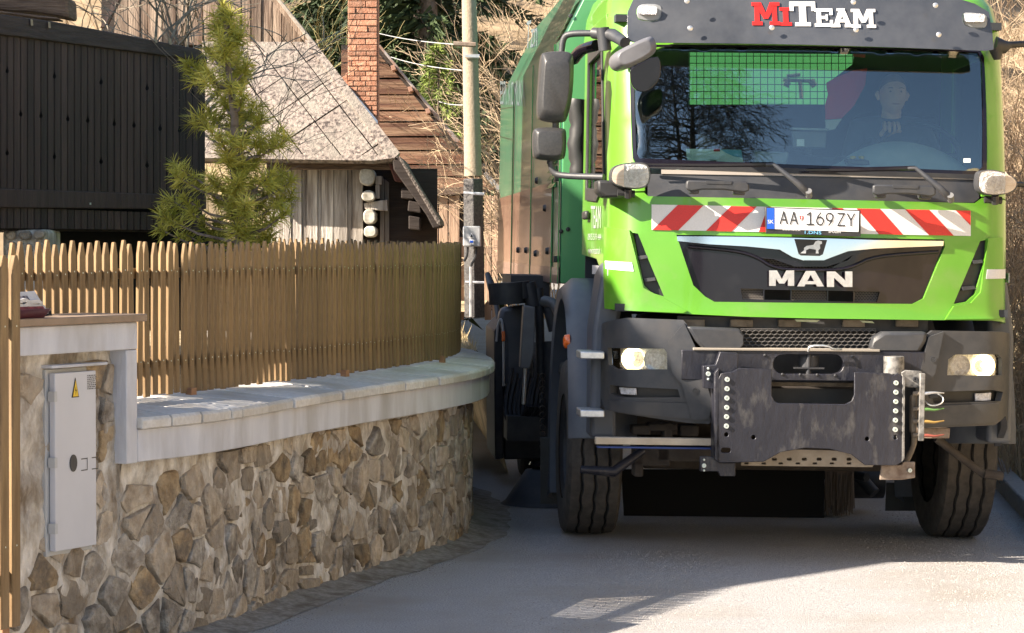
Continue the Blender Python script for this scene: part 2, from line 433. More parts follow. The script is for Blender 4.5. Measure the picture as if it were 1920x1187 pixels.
# stones: voronoi cells
def voronoi(W, H, n, asp, seed, z0=-.06):
    g = random.Random(seed); pts = []; cw = math.sqrt(W * H / n * asp); ch = cw / asp
    j = 0; z = z0
    while z < z0 + H:
        x = -cw * (.5 * (j % 2))
        while x < W + cw:
            pts.append((x + g.uniform(-.38, .38) * cw, z + ch / 2 + g.uniform(-.36, .36) * ch)); x += cw * g.uniform(.7, 1.3)
        z += ch; j += 1
    cells = []
    for a in pts:
        poly = [(a[0] - .5, a[1] - .4), (a[0] + .5, a[1] - .4), (a[0] + .5, a[1] + .4), (a[0] - .5, a[1] + .4)]
        for b in pts:
            if b is a or abs(b[0] - a[0]) > .8 or abs(b[1] - a[1]) > .7: continue
            mx, my = (a[0] + b[0]) / 2, (a[1] + b[1]) / 2; nx, ny = b[0] - a[0], b[1] - a[1]
            out = []
            for i in range(len(poly)):
                p, q = poly[i], poly[(i + 1) % len(poly)]
                dp = (p[0] - mx) * nx + (p[1] - my) * ny; dq = (q[0] - mx) * nx + (q[1] - my) * ny
                if dp <= 0: out.append(p)
                if dp * dq < 0: f = dp / (dp - dq); out.append((p[0] + (q[0] - p[0]) * f, p[1] + (q[1] - p[1]) * f))
            poly = out
            if len(poly) < 3: break
        if len(poly) >= 3: cells.append((a, poly))
    return cells
def stone_mesh(c, poly, face, proud, g):
    # subdivide outline, jitter, round, dome
    q = []
    for i in range(len(poly)):
        a, b = poly[i], poly[(i + 1) % len(poly)]
        L = math.hypot(a[0] - b[0], a[1] - b[1]); k = 1 if L < .05 else 2
        for j in range(k):
            f = j / k; q.append((a[0] + (b[0] - a[0]) * f, a[1] + (b[1] - a[1]) * f))
    cx = sum(p[0] for p in q) / len(q); cz = sum(p[1] for p in q) / len(q)
    sh = g.uniform(.78, 1.0)
    q = [(cx + (p[0] - cx) * sh * g.uniform(.82, 1.06), cz + (p[1] - cz) * sh * g.uniform(.82, 1.06)) for p in q]
    n = len(q); mb = MB(); vs = []; tilt = (g.uniform(-.09, .09), g.uniform(-.09, .09))
    for f, h in ((1.02, -.012), (.96, .75), (.86, 1.0)):
        for p in q:
            x = cx + (p[0] - cx) * f; z = cz + (p[1] - cz) * f
            hh = (h if h < 0 else proud * h + tilt[0] * (x - cx) + tilt[1] * (z - cz) + g.uniform(-.0035, .0035))
            vs.append(face(x, z, hh))
    vs.append(face(cx, cz, proud * g.uniform(.9, 1.1)))
    fs = []
    for r in range(2):
        for i in range(n): fs.append((r * n + i, r * n + (i + 1) % n, (r + 1) * n + (i + 1) % n, (r + 1) * n + i))
    for i in range(n): fs.append((2 * n + i, 2 * n + (i + 1) % n, 3 * n))
    return mb.add(vs, fs)
g = random.Random(5)
CABS = (WP.near(tuple(at(100, 900, 10.27).xy)) if False else 0)
def sface(x, z, h):
    p = WP.pos(x, insf(x) + h); return (p.x, p.y, z)
cab0 = .02; cab1 = .44           # extent of the cabinet along the wall, set below
cnt = 0
cells = voronoi(WP.L, 1.3, 660, 1.5, 11)
cells.sort(key=lambda c: c[0][0])
for c, poly in cells:
    top = 1.20 if c[0] < s_leg0 else .765
    if c[1] > top - .02 or c[0] < -.05 or c[1] < -.03 or c[0] > 8.9: continue
    if cab0 + .02 < c[0] < cab1 - .02 and .42 < c[1] < 1.1: continue
    poly = [(max(-.0, p[0]), min(top, max(-.04, p[1]))) for p in poly]
    if min(p[0] for p in poly) > s_leg0 - .3 and c[0] < s_leg0: poly = [(min(p[0], s_leg0 - .005), p[1]) for p in poly]
    if cnt >= 292: break
    wadd(stone_mesh(c, poly, sface, g.uniform(.002, .026), g).build('stone', g.choice((M_stone, M_stone, M_stone_grey, M_stone_ochre)), wall, smooth=22)); cnt += 1
print('stones', cnt)
for c, poly in voronoi(.5, 1.3, 26, 1.2, 4):
    if not (-.02 < c[0] < .47 and 0 < c[1] < 1.2): continue
    poly = [(max(0, min(.45, p[0])), min(1.22, max(-.04, p[1]))) for p in poly]
    tt = WP.tan(.05)
    def ef(x, z, h):
        p = e0.lerp(e1, x / .45); return (p.x - tt.x * h, p.y - tt.y * h, z)
    wadd(stone_mesh(c, poly, ef, g.uniform(.006, .02), g).build('stone', M_stone, wall, smooth=50))
# concrete: beam over cabinet, leg, fascia
strip('concrete_band', s_leg1 + .002, WP.L, -.03, -.2, .775, .908, M_conc)
strip('concrete_beam', -.0, s_leg1, -.028, -.5, 1.235, 1.345, M_conc, step=.3)
strip('concrete_leg', s_leg0, s_leg1, -.030, -.3, .772, 1.233, M_conc, step=.05)
strip('brown_cover', -.03, s_leg1 + .03, 0.0, -.5, 1.347, 1.378, mat('brown_plate', (.22, .16, .11), .6, c2=(.28, .2, .14), scale=10), step=.3)
# coping slabs
joints_px = [266, 324, 381, 435, 455.5, 505, 552, 599, 643.6, 685, 724, 762, 795, 825, 851, 879, 902]
js = []
for px in joints_px:
    k = (px - 960) / FPX
    best = min((abs(WP.pos(t / 200).x / WP.pos(t / 200).y - k), t / 200) for t in range(100, 1200))
    js.append(best[1])
t = js[-1]
while t < WP.L - .3: t += .21; js.append(t)
for i in range(len(js) - 1):
    s0, s1 = js[i] + .005, js[i + 1] - .005
    dz = rnd.uniform(-.002, .003); e = rnd.uniform(-.006, .006)
    n = 2; mb = MB(); vs = []
    for k in range(n + 1):
        t = s0 + (s1 - s0) * k / n; a = WP.pos(t, e); a2 = WP.pos(t, e - .012); b = WP.pos(t, -.50)
        vs += [(a.x, a.y, .910), (a.x, a.y, .945 + dz), (a2.x, a2.y, .957 + dz), (b.x, b.y, 1.006 + dz), (b.x, b.y, .95)]
    fs = [(0, 1, 2, 3, 4), tuple(5 * n + k for k in (4, 3, 2, 1, 0))]
    for j in range(n):
        for k in range(5): fs.append((5 * j + k, 5 * j + (k + 1) % 5, 5 * j + 5 + (k + 1) % 5, 5 * j + 5 + k))
    mb.add(vs, fs); wadd(mb.build('coping_slab', M_slab, wall, .004))
# garden ground behind wall
mb = MB(); pa = [WP.pos(WP.L * i / 60, -.42) for i in range(61)]
mb.add([(p.x, p.y, .93) for p in pa] + [(-2.2, 26, 1.1), (-.3, 24, 1.05), (.2, 40, 1.6), (-40, 40, 2.5), (-40, 9.5, .9)], [tuple(range(66))])
gg = mb.build('garden_ground', M_drygrass, smooth=0); gg['kind'] = 'structure'
# far grass bank behind the curve of the wall
def bx_(y): return .14 - .062 * (y - 16) - .18
gridmesh('grass_bank', lin(-1.2, .25, 30), lin(19.3, 33, 40), lambda t, y: (.86 + (y - 18.2) * .02 if t <= 0 else .86 + (y - 18.2) * .02 - t / .25 * 1.0) + .03 * noise.noise(Vector((t * 9, y * 3, 0))), M_drygrass,
         fx=lambda t, y: bx_(y) + t * (1 if t > 0 else (.5 if y < 19 else 1.2)))

# cabinet
nn = WP.nrm(.25); tg = WP.tan(.25)
def wl_(a, off, z):   # point at wall coordinate a, offset out
    p = WP.pos(a, INS + off); return (p.x, p.y, z)
def px_s(px):
    k = (px - 960) / FPX
    return min((abs(WP.pos(t / 400, INS + .05).x / WP.pos(t / 400, INS + .05).y - k), t / 400) for t in range(-40, 500))[1]
a0, a1 = px_s(104), px_s(181)
ca = Vector((*WP.pos((a0 + a1) / 2, INS), 0))
yc = WP.pos((a0 + a1) / 2, INS).y
pA_, pB_ = WP.pos(a0, INS), WP.pos(a1, INS); dAB = (pB_ - pA_).normalized(); nAB = Vector((dAB.y, -dAB.x))
def wl_(a, off, z):
    p = pA_ + dAB * (a - a0) + nAB * off; return (p.x, p.y, z)
zt = at(140, 697, yc).z; zb = at(140, 1027, yc).z
cabn = empty('meter_cabinet', 'tall narrow light grey electric cabinet with warning sign set in the stone wall', 'cabinet', ca)
def cadd(o):
    if o.parent == cabn: o.matrix_parent_inverse = Matrix.Translation(-ca)
    return o
def wprism(a, b, o0, o1, z0, z1, name, m, par, bevel=.003):
    mb = MB(); mb.add([wl_(a, o0, z0), wl_(a, o0, z1), wl_(b, o0, z1), wl_(b, o0, z0), wl_(a, o1, z0), wl_(a, o1, z1), wl_(b, o1, z1), wl_(b, o1, z0)],
                      [(0, 1, 2, 3), (4, 7, 6, 5), (0, 4, 5, 1), (1, 5, 6, 2), (2, 6, 7, 3), (3, 7, 4, 0)])
    return cadd(mb.build(name, m, par, bevel))
wprism(a0 - .02, a1 + .015, -.08, .015, zb - .02, zt + .015, 'cabinet_frame', M_boxgrey, cabn)
door = wprism(a0, a1, .018, .045, zb, zt, 'door', M_metalgrey, cabn)
wprism(a0 - .03, a1 + .07, -.05, .055, zt + .02, zt + .032, 'rain_ledge', M_conc, cabn)
for z in (zt - .09, (zt + zb) / 2, zb + .09): wprism(a0 - .012, a0 + .006, .02, .052, z - .02, z + .02, 'hinge', M_boxgrey, door, 0)
A = lambda f: a0 + (a1 - a0) * f
mb = MB(); zc = (zt + zb) / 2
pl = [(A(.5) - .0 + .024 * math.cos(t), zc - .01 + .034 * math.sin(t)) for t in [2 * math.pi * k / 16 for k in range(16)]]
mb.prism(pl, lambda a, z: wl_(a - .02, .0455, z), lambda a, z: wl_(a - .02, .049, z)); cadd(mb.build('lock', M_plas, door))
for f in (.62, .88):
    mb = MB()
    for dz in (-.025, .02): mb.add([wl_(A(f), .0465, zc - .02 + dz), wl_(A(f) + .04, .0465, zc - .02 + dz), wl_(A(f) + .04, .0465, zc - .016 + dz), wl_(A(f), .0465, zc - .016 + dz)], [(0, 1, 2, 3)])
    mb.add([wl_(A(f) + .04, .0465, zc - .045), wl_(A(f) + .044, .0465, zc - .045), wl_(A(f) + .044, .0465, zc + .005), wl_(A(f) + .04, .0465, zc + .005)], [(0, 1, 2, 3)])
    cadd(mb.build('lock_mark', M_plas, door, smooth=0))
mb = MB(); mb.prism([(A(.5) - .028, zt - .100), (A(.5) + .020, zt - .100), (A(.5) - .004, zt - .022)], lambda a, z: wl_(a, .0455, z), lambda a, z: wl_(a, .0475, z)); cadd(mb.build('warning_border', M_black, door, smooth=0))
mb = MB(); mb.prism([(A(.5) - .022, zt - .096), (A(.5) + .014, zt - .096), (A(.5) - .004, zt - .033)], lambda a, z: wl_(a, .048, z), lambda a, z: wl_(a, .049, z)); cadd(mb.build('warning_sign', M_yellow, door, smooth=0))
mb = MB(); q = [(0, .03), (-.008, .014), (0, .016), (-.004, 0), (.008, .019), (0, .018)]
mb.prism([(A(.5) - .004 + p[0] * .7, zt - .090 + p[1] * 1.1) for p in q], lambda a, z: wl_(a, .0495, z), lambda a, z: wl_(a, .050, z)); cadd(mb.build('warning_bolt', M_black, door, smooth=0))
mb = MB(); g2 = random.Random(3)
for r in range(8):
    a = A(.78); z = zt - .02 - r * .0075
    while a < A(.97):
        w = g2.uniform(.004, .012); mb.add([wl_(a, .0465, z), wl_(a + w, .0465, z), wl_(a + w, .0465, z + .004), wl_(a, .0465, z + .004)], [(0, 1, 2, 3)]); a += w + .004
cadd(mb.build('small_print', M_plas, door, smooth=0))
# small lamp/box left of the cabinet
mb = MB(); p = wl_(.02, .03, 1.17)
mb.box(p, (.05, .05, .10), Matrix.Rotation(R(-10), 3, 'Y')); lo = mb.build('wall_box', M_plasd, bevel=.006); tag(lo, 'small dark plastic box fixed to the stonework left of the grey cabinet', 'box')

# newspaper and tray on the cover, moss strip
tp = Vector((*WP.pos(.13, -.10), 1.379))
Rz = Matrix.Rotation(math.atan2(WP.tan(.1).y, WP.tan(.1).x), 3, 'Z')
mb = MB()
out = rr(-.18, -.11, .17, .11, .03)
mb.add([tuple(Rz @ Vector((x * f, y * f, z)) + tp) for z, f in ((0, .86), (.03, 1), (.034, 1.04), (.034, .97), (.008, .84)) for x, y in out],
       [(r * len(out) + i, r * len(out) + (i + 1) % len(out), (r + 1) * len(out) + (i + 1) % len(out), (r + 1) * len(out) + i) for r in range(4) for i in range(len(out))] + [tuple(range(len(out))), tuple(4 * len(out) + i for i in range(len(out)))])
tray = mb.build('tray', mat('wine_plastic', (.07, .012, .02), .3, coat=.3), smooth=60); tag(tray, 'dark red plastic tray on the brown cover of the wall pillar', 'tray')
M_paper = mat('newsprint', (.62, .60, .58), .7, c2=(.5, .48, .47), scale=30)
M_ink = mat('ink', (.03, .03, .05), .7, c2=(.35, .3, .3), scale=40, contrast=(.45, .6))
M_inkr = mat('red_ink', (.12, .01, .015), .7, c2=(.3, .05, .05), scale=40); M_inkb = mat('blue_ink', (.04, .12, .25), .7)
news = empty('newspaper', 'folded newspapers lying in the dark red tray', 'newspaper', tp + Vector((0, 0, .012)))
for k, (z, dx, mm) in enumerate(((.0, 0, M_paper), (.018, .01, M_paper), (.035, -.005, M_paper))):
    mb = MB(); n = 10; vs = []
    for i in range(n + 1):
        x = -.14 + .28 * i / n; zz = z + .012 * math.sin(i / n * 3) + .004 * math.sin(i * 2.1 + k)
        for y in (-.085, .085): vs += [tuple(Rz @ Vector((x + dx, y, zz))), tuple(Rz @ Vector((x + dx, y, zz + .014)))]
    fs = []
    for i in range(n):
        a = 4 * i; b = a + 4
        fs += [(a, b, b + 2, a + 2), (a + 1, a + 3, b + 3, b + 1), (a, a + 1, b + 1, b), (a + 2, b + 2, b + 3, a + 3)]
    fs += [(0, 2, 3, 1), (4 * n, 4 * n + 1, 4 * n + 3, 4 * n + 2)]
    mb.add(vs, fs); mb.build('sheet', mm, news, smooth=60)
# slanted front page facing the road, with picture and headline blocks
def page(a, b, d):  # a,b 0..1
    p = Vector((-.15 + .30 * a, -.10 + .05 * b, .005 + .085 * b)) + Vector((0, -.001, .0006)) * (-d * 1000)
    return tuple(Rz @ p)
mb = MB(); mb.prism([(0, 0), (1, 0), (.93, 1), (.12, .93)], lambda a, b: page(a, b, 0), lambda a, b: page(a, b, .004)); mb.build('front_page', M_paper, news, smooth=0)
for nm, q, mm in (('photo_print', [(.05, .42), (.75, .46), (.72, .8), (.1, .76)], M_ink), ('photo_print', [(.3, .04), (.97, .06), (.94, .38), (.3, .3)], M_inkr), ('photo_print', [(.01, .04), (.28, .04), (.28, .3), (.02, .3)], M_inkb)):
    mb = MB(); mb.add([page(a, b, -.0006) for a, b in q], [(0, 1, 2, 3)]); mb.build(nm, mm, news, smooth=0)
text('headline', 'noviny', M_white, news, lambda a, b, d: page(.12 + .45 * a, .5 + .2 * b, -.0012), 0)
mb = MB(); g2 = random.Random(8)
for k in range(900):
    s = g2.uniform(.2, .5); o = g2.uniform(-.24, -.14); p = WP.pos(s, o); z = 1.38; h = g2.uniform(.01, .035)
    a = g2.uniform(0, 6.28); dx, dy = math.cos(a) * .008, math.sin(a) * .008; lx, ly = g2.uniform(-.012, .012), g2.uniform(-.012, .012)
    mb.add([(p.x - dx, p.y - dy, z), (p.x + dx, p.y + dy, z), (p.x + lx, p.y + ly, z + h)], [(0, 1, 2)])
o = mb.build('low_plants', mat('dark_moss', (.03, .03, .028), .9, c2=(.09, .085, .075), scale=30), smooth=0, fixn=False); tag(o, 'low dark creeping plants on the brown cover behind the newspapers', 'plant', kind='stuff')

# ---------------------------------------------------------------- picket fence
FB = [(-1.99, 10.53), (-1.94, 10.66), (-1.617, 11.47), (-1.468, 11.84), (-1.256, 12.45), (-1.06, 13.02), (-.875, 13.6), (-.73, 14.08), (-.58, 14.62), (-.47, 15.05), (-.39, 15.5),
      (-.345, 15.95), (-.325, 16.5), (-.335, 17.1), (-.42, 17.9), (-.6, 18.6), (-.95, 19.4), (-1.4, 20.1), (-2.2, 20.9)]
FP = Path(FB)
fence = empty('picket_fence', 'curved brown wooden picket fence on top of the stone wall', 'fence', (-1.3, 12.4, .98))
FL = Vector((-1.3, 12.4, .98))
def pick_mesh(h, w, t, name='picket'):
    mb = MB(); tp = .055
    for (x, y) in (): pass
    pr = [(-w / 2, 0), (w / 2, 0), (w / 2, h - tp), (w * .16, h), (-w * .16, h), (-w / 2, h - tp)]
    mb.prism(pr, lambda a, z: (a, -t / 2, z), lambda a, z: (a, t / 2, z))
    o = mb.build(name, M_pick, None, .003); o2 = o.data; mods = o
    # apply the bevel once so that every copy shares the finished mesh
    dg = bpy.context.evaluated_depsgraph_get(); me = bpy.data.meshes.new_from_object(o.evaluated_get(dg)); bpy.data.objects.remove(o)
    bm = bmesh.new(); bm.from_mesh(me)
    for z in (h * .22, h * .81):
        q = [bm.verts.new((.0035 * math.cos(k), -t / 2 - .0012, z + .0035 * math.sin(k))) for k in [i * math.pi / 3 for i in range(6)]]
        f = bm.faces.new(q); f.material_index = 1; f.normal_update()
    bm.to_mesh(me); bm.free(); me.materials.append(M_zinc); return me
pm = [pick_mesh(.668, .042, .0155), pick_mesh(.674, .043, .0155), pick_mesh(.663, .041, .015)]
pitch = .0665; s = .03; i = 0; post_s = []
while s < FP.L - .05:
    p = FP.pos(s, 0); a = math.atan2(FP.tan(s).y, FP.tan(s).x)
    z = 1.0 + rnd.uniform(-.004, .006) + max(0, (s - 8.2)) * .018
    if rnd.random() > .0:
        inst('picket', pm[i % 3], fence, Vector((p.x, p.y, z)) - FL, (rnd.uniform(-.008, .008), rnd.uniform(-.008, .008), a + rnd.uniform(-.05, .05)))
    s += pitch + rnd.uniform(-.002, .002); i += 1
print('pickets', i)
for zz in (1.145, 1.535):
    mb = MB(); vs = []; n = 130
    for k in range(n + 1):
        s = FP.L * k / n; up = max(0, (s - 8.2)) * .018
        for o_, z_ in ((-.014, -.022), (-.014, .022), (-.044, .022), (-.044, -.022)):
            q = FP.pos(s, o_); vs.append((q.x - FL.x, q.y - FL.y, zz + z_ + up - FL.z))
    fs = [(4 * k + j, 4 * k + (j + 1) % 4, 4 * k + 4 + (j + 1) % 4, 4 * k + 4 + j) for k in range(n) for j in range(4)] + [(0, 1, 2, 3)]
    mb.add(vs, fs); mb.build('rail', M_pick, fence)
mb = MB(); mb.box((0, 0, .32), (.05, .05, .64)); pme = mb.build('post', M_post, None); pmesh = pme.data; bpy.data.objects.remove(pme)
for px in (352, 641, 824):
    k = (px - 960) / FPX
    s = min((abs(FP.pos(t / 200).x / FP.pos(t / 200).y - k), t / 200) for t in range(0, 1300))[1]
    p = FP.pos(s, .016)
    a = math.atan2(FP.tan(s).y, FP.tan(s).x)
    inst('post', pmesh, fence, Vector((p.x, p.y, .955)) - FL, (0, 0, a), (1, .6, .10))
for s in (6.9, 8.3, 9.6):
    p = FP.pos(s, -.05); inst('post', pmesh, fence, Vector((p.x, p.y, .95)) - FL, (0, 0, 0))
mb = MB(); q = FP.pos(0.0, -.03); mb.box((q.x - FL.x - .01, q.y - FL.y - .05, 1.565 - FL.z), (.03, .06, .05)); mb.build('hinge', M_plasd, fence, .004)

# gate at the left edge
gp = at(30, 700, 9.75); gd = Vector((-.40, -.916, 0)).normalized()
gate = empty('picket_gate', 'brown wooden picket gate panel standing at the left of the stone wall', 'gate', (gp.x, gp.y, 0))
pg = pick_mesh(1.36, .052, .022); ga = math.atan2(gd.y, gd.x)
for k in range(9):
    p = gd * (.02 + k * .07); inst('picket', pg, gate, (p.x, p.y, .29 + (-.03 if k < 2 else 0)), (rnd.uniform(-.006, .006), .0, ga + math.pi))
for zz in (.45, 1.38):
    mb = MB(); mb.box((0, 0, 0), (.62, .03, .05)); o = mb.build('rail', M_pick, gate); 
    pr = gd * .3 + Vector((gd.y, -gd.x, 0)) * .028; o.location = (pr.x, pr.y, zz); o.rotation_euler = (0, 0, ga)
mb = MB(); mb.box((0, 0, .8), (.045, .045, 1.62)); o = mb.build('gate_post', M_post, gate, .003); o.location = (gd.x * .07 - .03, gd.y * .07 + .06, .0); o.rotation_euler = (0, 0, ga)
# ================================================================ TRUCK
TM = Matrix.Translation((1.58, 14.02, -.020)) @ Matrix.Rotation(R(3.5), 4, 'Z') @ Matrix.Rotation(R(1.0), 4, 'Y')
TI = TM.inverted(); CL = TI @ Vector((0, 0, CAMZ))
truck = empty('utility_truck', 'bright green lorry with dark green box body and plough mounting plate on the road', 'truck', M=TM)
TI3 = TI.to_3x3()
def T(px, py, v):
    d = TI3 @ ray(px, py); t = (v - CL.y) / d.y; p = CL + d * t; return (p.x, p.z)
def TU(px, py, u):       # plane of constant u -> (v,w)
    d = TI3 @ ray(px, py); t = (u - CL.x) / d.x; p = CL + d * t; return (p.y, p.z)
CA, CR, CB, CRN = .90, .18, .24, .075
REFF = .33 / (math.pi / 2)
def CS(s):
    a = abs(s); sg = 1 if s >= 0 else -1
    if a <= CA: return s, CRN * (s / CA) ** 2
    th = (a - CA) / REFF
    if th < math.pi / 2: return sg * (CA + CR * math.sin(th)), CRN + CB * (1 - math.cos(th)) + .10 * math.sin(th) * .0
    return sg * (CA + CR), CRN + CB + (a - CA - REFF * math.pi / 2)
def CN(s):
    e = 1e-3; a = CS(s - e); b = CS(s + e); d = Vector((b[0] - a[0], b[1] - a[1])).normalized(); return Vector((-d.y, d.x)) if True else d
PW = [(.3, .04), (.9, -.01), (1.25, .0), (1.32, .03), (1.7, .045), (1.95, .07), (2.02, .09)]
def prof(w):
    if w >= 2.02: x = w - 2.02; return .09 + math.tan(R(9)) * x + .5 / 4.2 * x * x
    for (a, va), (b, vb) in zip(PW, PW[1:]):
        if w <= b: f = max(0, (w - a) / (b - a)); return va + (vb - va) * f
    return .09
def sinv(u):
    a = abs(u); sg = 1 if u >= 0 else -1
    if a <= CA: return u
    return sg * (CA + REFF * math.asin(min(1, (a - CA) / CR)))
def Fp(px, py, dv=0):
    s, w = 0, 1.5; v = .05
    for _ in range(8):
        u, w = T(px, py, v); s = sinv(u); v = CS(max(-1.2, min(1.2, s)))[1] + prof(w) + dv
    return (s, w)
def cmap(dv=0, flare=0):
    def f(s, w, d):
        u, v = CS(s); n = CN(s); q = Vector((u, v)) + n * (d + dv); return (q.x, q.y + prof(w), w)
    return f
def Fs(pts, dv=0): return [Fp(x, y, dv) for x, y in pts]
HW = CA + REFF * math.pi / 2         # s at which the side starts
def csheet(name, pts, m, parent=truck, dv=0, th=.02, holes=(), grid=.06, bevel=.004, smooth=35):
    return sheet(name, Fs(pts, dv), m, parent, th=th, holes=[Fs(h, dv) for h in holes], grid=grid, bevel=bevel, mapf=cmap(dv), smooth=smooth)
def plate(name, pts, v, m, parent=truck, th=.01, holes=(), bevel=.002, grid=None, smooth=35):
    return sheet(name, [T(x, y, v) for x, y in pts], m, parent, vf=lambda a, b: v, th=th, holes=[[T(x, y, v) for x, y in h] for h in holes], grid=grid, bevel=bevel, smooth=smooth)
def pxrr(x0, y0, x1, y1, r, n=4): return rr(x0, y0, x1, y1, r, n)
def P3(px, py, v): a = T(px, py, v); return (a[0], v, a[1])
def bolt(px, py, v, r, m, parent, h=.008, n=12, name='bolt', hole=False):
    c = P3(px, py, v); mb = MB()
    if hole: mb.lathe([(0, r), (-h, r * .9), (-h, r * .42), (-h * .2, r * .36), (-h * .2, 0.0005)], c, 'y', n)
    else: mb.lathe([(0, r), (-h * .6, r), (-h, r * .6), (-h, .0005)], c, 'y', n)
    return mb.build(name, m, parent, smooth=50)

# ---- cab shell: front + corners
GRILLE = [(1268, 440), (1770, 449), (1772, 462), (1732, 560), (1712, 570), (1340, 566), (1322, 556), (1300, 535)]
VENTL = [(1184, 436), (1196, 438), (1206, 462), (1245, 556), (1222, 549), (1208, 535)]
VENTR = [(1838, 452), (1850, 450), (1848, 480), (1828, 552), (1812, 566), (1788, 570)]
s_l = -HW - .02
g_out = [(s_l, 1.93), (s_l, 1.52)] + [Fp(1122, 575), Fp(1150, 580), Fp(1270, 588), Fp(1400, 594), Fp(1520, 597), Fp(1740, 600)] + [Fp(1862, 601)] + [(HW + .02, 1.27), (HW + .02, 1.93), Fp(1842, 371), Fp(1828, 381), Fp(1215, 368), Fp(1208, 361)]
g_out = [(HW + .02, 1.93) if i == -1 else p for i, p in enumerate(g_out)]
front = sheet('front_panel', g_out, M_lime, truck, th=.02, holes=[Fs(GRILLE), Fs(VENTL), Fs(VENTR)], grid=.05, mapf=cmap(0), bevel=.005)
# raised side wings of the lower front (creases beside the vents)
csheet('corner_panel', [(1140, 425), (1183, 432), (1207, 540), (1247, 560), (1290, 583), (1282, 587), (1140, 579), (1135, 500)], M_lime, dv=-.018, th=.017, grid=.05)
csheet('corner_panel', [(1852, 447), (1876, 445), (1878, 597), (1772, 599), (1788, 574), (1820, 568), (1838, 548)], M_lime, dv=-.018, th=.017, grid=.05)
# creases framing the grille
for a in ([(1245, 430), (1262, 440), (1330, 575), (1322, 590)], [(1790, 450), (1776, 462), (1737, 578), (1742, 592)]):
    pass
for vt in (VENTL, VENTR):
    csheet('vent_recess', [(x, y) for x, y in vt], M_plasd, dv=.03, th=.01, bevel=0)
for (x0, y0, x1, y1) in ((1196, 480, 1214, 478), (1207, 522, 1228, 520), (1823, 488, 1842, 487), (1803, 538, 1828, 536)):
    csheet('vent_fin', [(x0, y0), (x1, y1), (x1 + 2, y1 + 6), (x0 + 2, y0 + 7)], M_plas, dv=.0, th=.03, bevel=.002)
# reflective strips on the corners
csheet('reflective_strip', [(1142, 489), (1188, 492), (1191, 509), (1143, 504)], M_rose, dv=-.022, th=.003, bevel=0)
csheet('reflective_strip', [(1850, 505), (1880, 505), (1880, 522), (1848, 523)], M_rose, dv=-.022, th=.003, bevel=0)
# black band below the windscreen
csheet('wiper_panel', [(1214, 326), (1214, 368), (1225, 371), (1500, 377), (1826, 380), (1836, 372), (1836, 338), (1500, 332)], M_plas, dv=.004, th=.02, bevel=.004)
csheet('panel_seam', [(1240, 318), (1830, 332), (1830, 337), (1240, 326)], mat('light_seam', (.3, .27, .24), .5), dv=-.003, th=.02, bevel=.001)
csheet('panel_lip', [(1184, 304), (1500, 316), (1850, 328), (1850, 336), (1500, 326), (1184, 314)], M_plasd, dv=-.006, th=.02, bevel=.003)
# windscreen frame
WS = [(1181, 84), (1500, 86), (1838, 95), (1845, 107), (1850, 240), (1850, 322), (1838, 330), (1500, 318), (1192, 306), (1187, 296), (1183, 200)]
fo = [(s_l, 1.925), (s_l, 2.93), (HW + .02, 2.93), (HW + .02, 1.925), Fp(1840, 384), Fp(1838, 333), Fp(1500, 324), Fp(1205, 310), Fp(1205, 372)]
frame = sheet('windscreen_frame', [(s_l, 1.935), (s_l, 2.9), (HW + .02, 2.9), (HW + .02, 1.935), Fp(1840, 369), Fp(1838, 336), Fp(1500, 323), Fp(1212, 312), Fp(1210, 359)], M_lime, truck, th=.03, holes=[smoothpoly(Fs(WS), 1)], grid=.07, mapf=cmap(0), bevel=.005)
glass = sheet('windscreen', [Fp(x, y) for x, y in WS], M_glass, truck, th=.001, grid=.05, mapf=cmap(.006), smooth=80)
csheet('screen_seal', WS, M_gloss, dv=-.002, th=.012, holes=[[(1188, 88), (1500, 89), (1834, 98), (1840, 110), (1844, 240), (1843, 312), (1834, 321), (1500, 309), (1199, 297), (1193, 286), (1190, 200)]], bevel=.001)
csheet('tint_band', [(1186, 84), (1500, 86), (1838, 96), (1838, 104), (1500, 101), (1188, 97)], mat('tint', (.005, .03, .02), .2), dv=.012, th=.002, bevel=0)
# little marks at the bottom corner of the screen
csheet('sticker', [(1807, 297), (1820, 297), (1820, 305), (1807, 305)], M_white, dv=.004, th=.001, bevel=0)

# sides of the cab
for sg in (-1, 1):
    uu = sg * (CA + CR); vf0 = CRN + CB + .045
    def sm(a, b, d, uu=uu, sg=sg): return (uu - sg * d, a + (prof(b) - prof(1.6)) * max(0, 1 - (a - .3) / .8), b)
    dl = [(vf0, 1.935), (vf0, 1.52), (.62, 1.50), (.95, 1.58), (1.9, 1.60), (1.9, 2.92), (vf0, 2.92)]
    wnd = [(.52, 2.04), (.95, 1.96), (1.55, 1.98), (1.58, 2.72), (.70, 2.74)]
    door_ = sheet('door', dl, M_lime, truck, th=.03, holes=[wnd], grid=.12, mapf=sm, bevel=.004)
    sheet('side_window', wnd, M_sglass, door_, th=.01, mapf=lambda a, b, d, uu=uu, sg=sg: (uu - sg * (d + .008), a + (prof(b) - prof(1.6)) * max(0, 1 - (a - .3) / .8), b), bevel=.001)
    sheet('window_trim', [(.46, 2.0), (.93, 1.90), (1.62, 1.92), (1.62, 2.80), (.66, 2.80)], M_plasd, door_, th=.012, holes=[[(.53, 2.05), (.95, 1.97), (1.54, 1.99), (1.57, 2.71), (.71, 2.73)]], mapf=lambda a, b, d, uu=uu, sg=sg: (uu + sg * (.012 - d), a + (prof(b) - prof(1.6)) * max(0, 1 - (a - .3) / .8), b), bevel=.002)
    mb = MB(); mb.box((uu + sg * .02, 1.45, 1.83), (.03, .2, .05)); mb.build('handle', M_plasd, door_, .012)
    mb = MB(); mb.box((uu + sg * .003, .70, 1.52), (.004, .9, .05)); mb.build('reflective_strip', M_rose, door_)
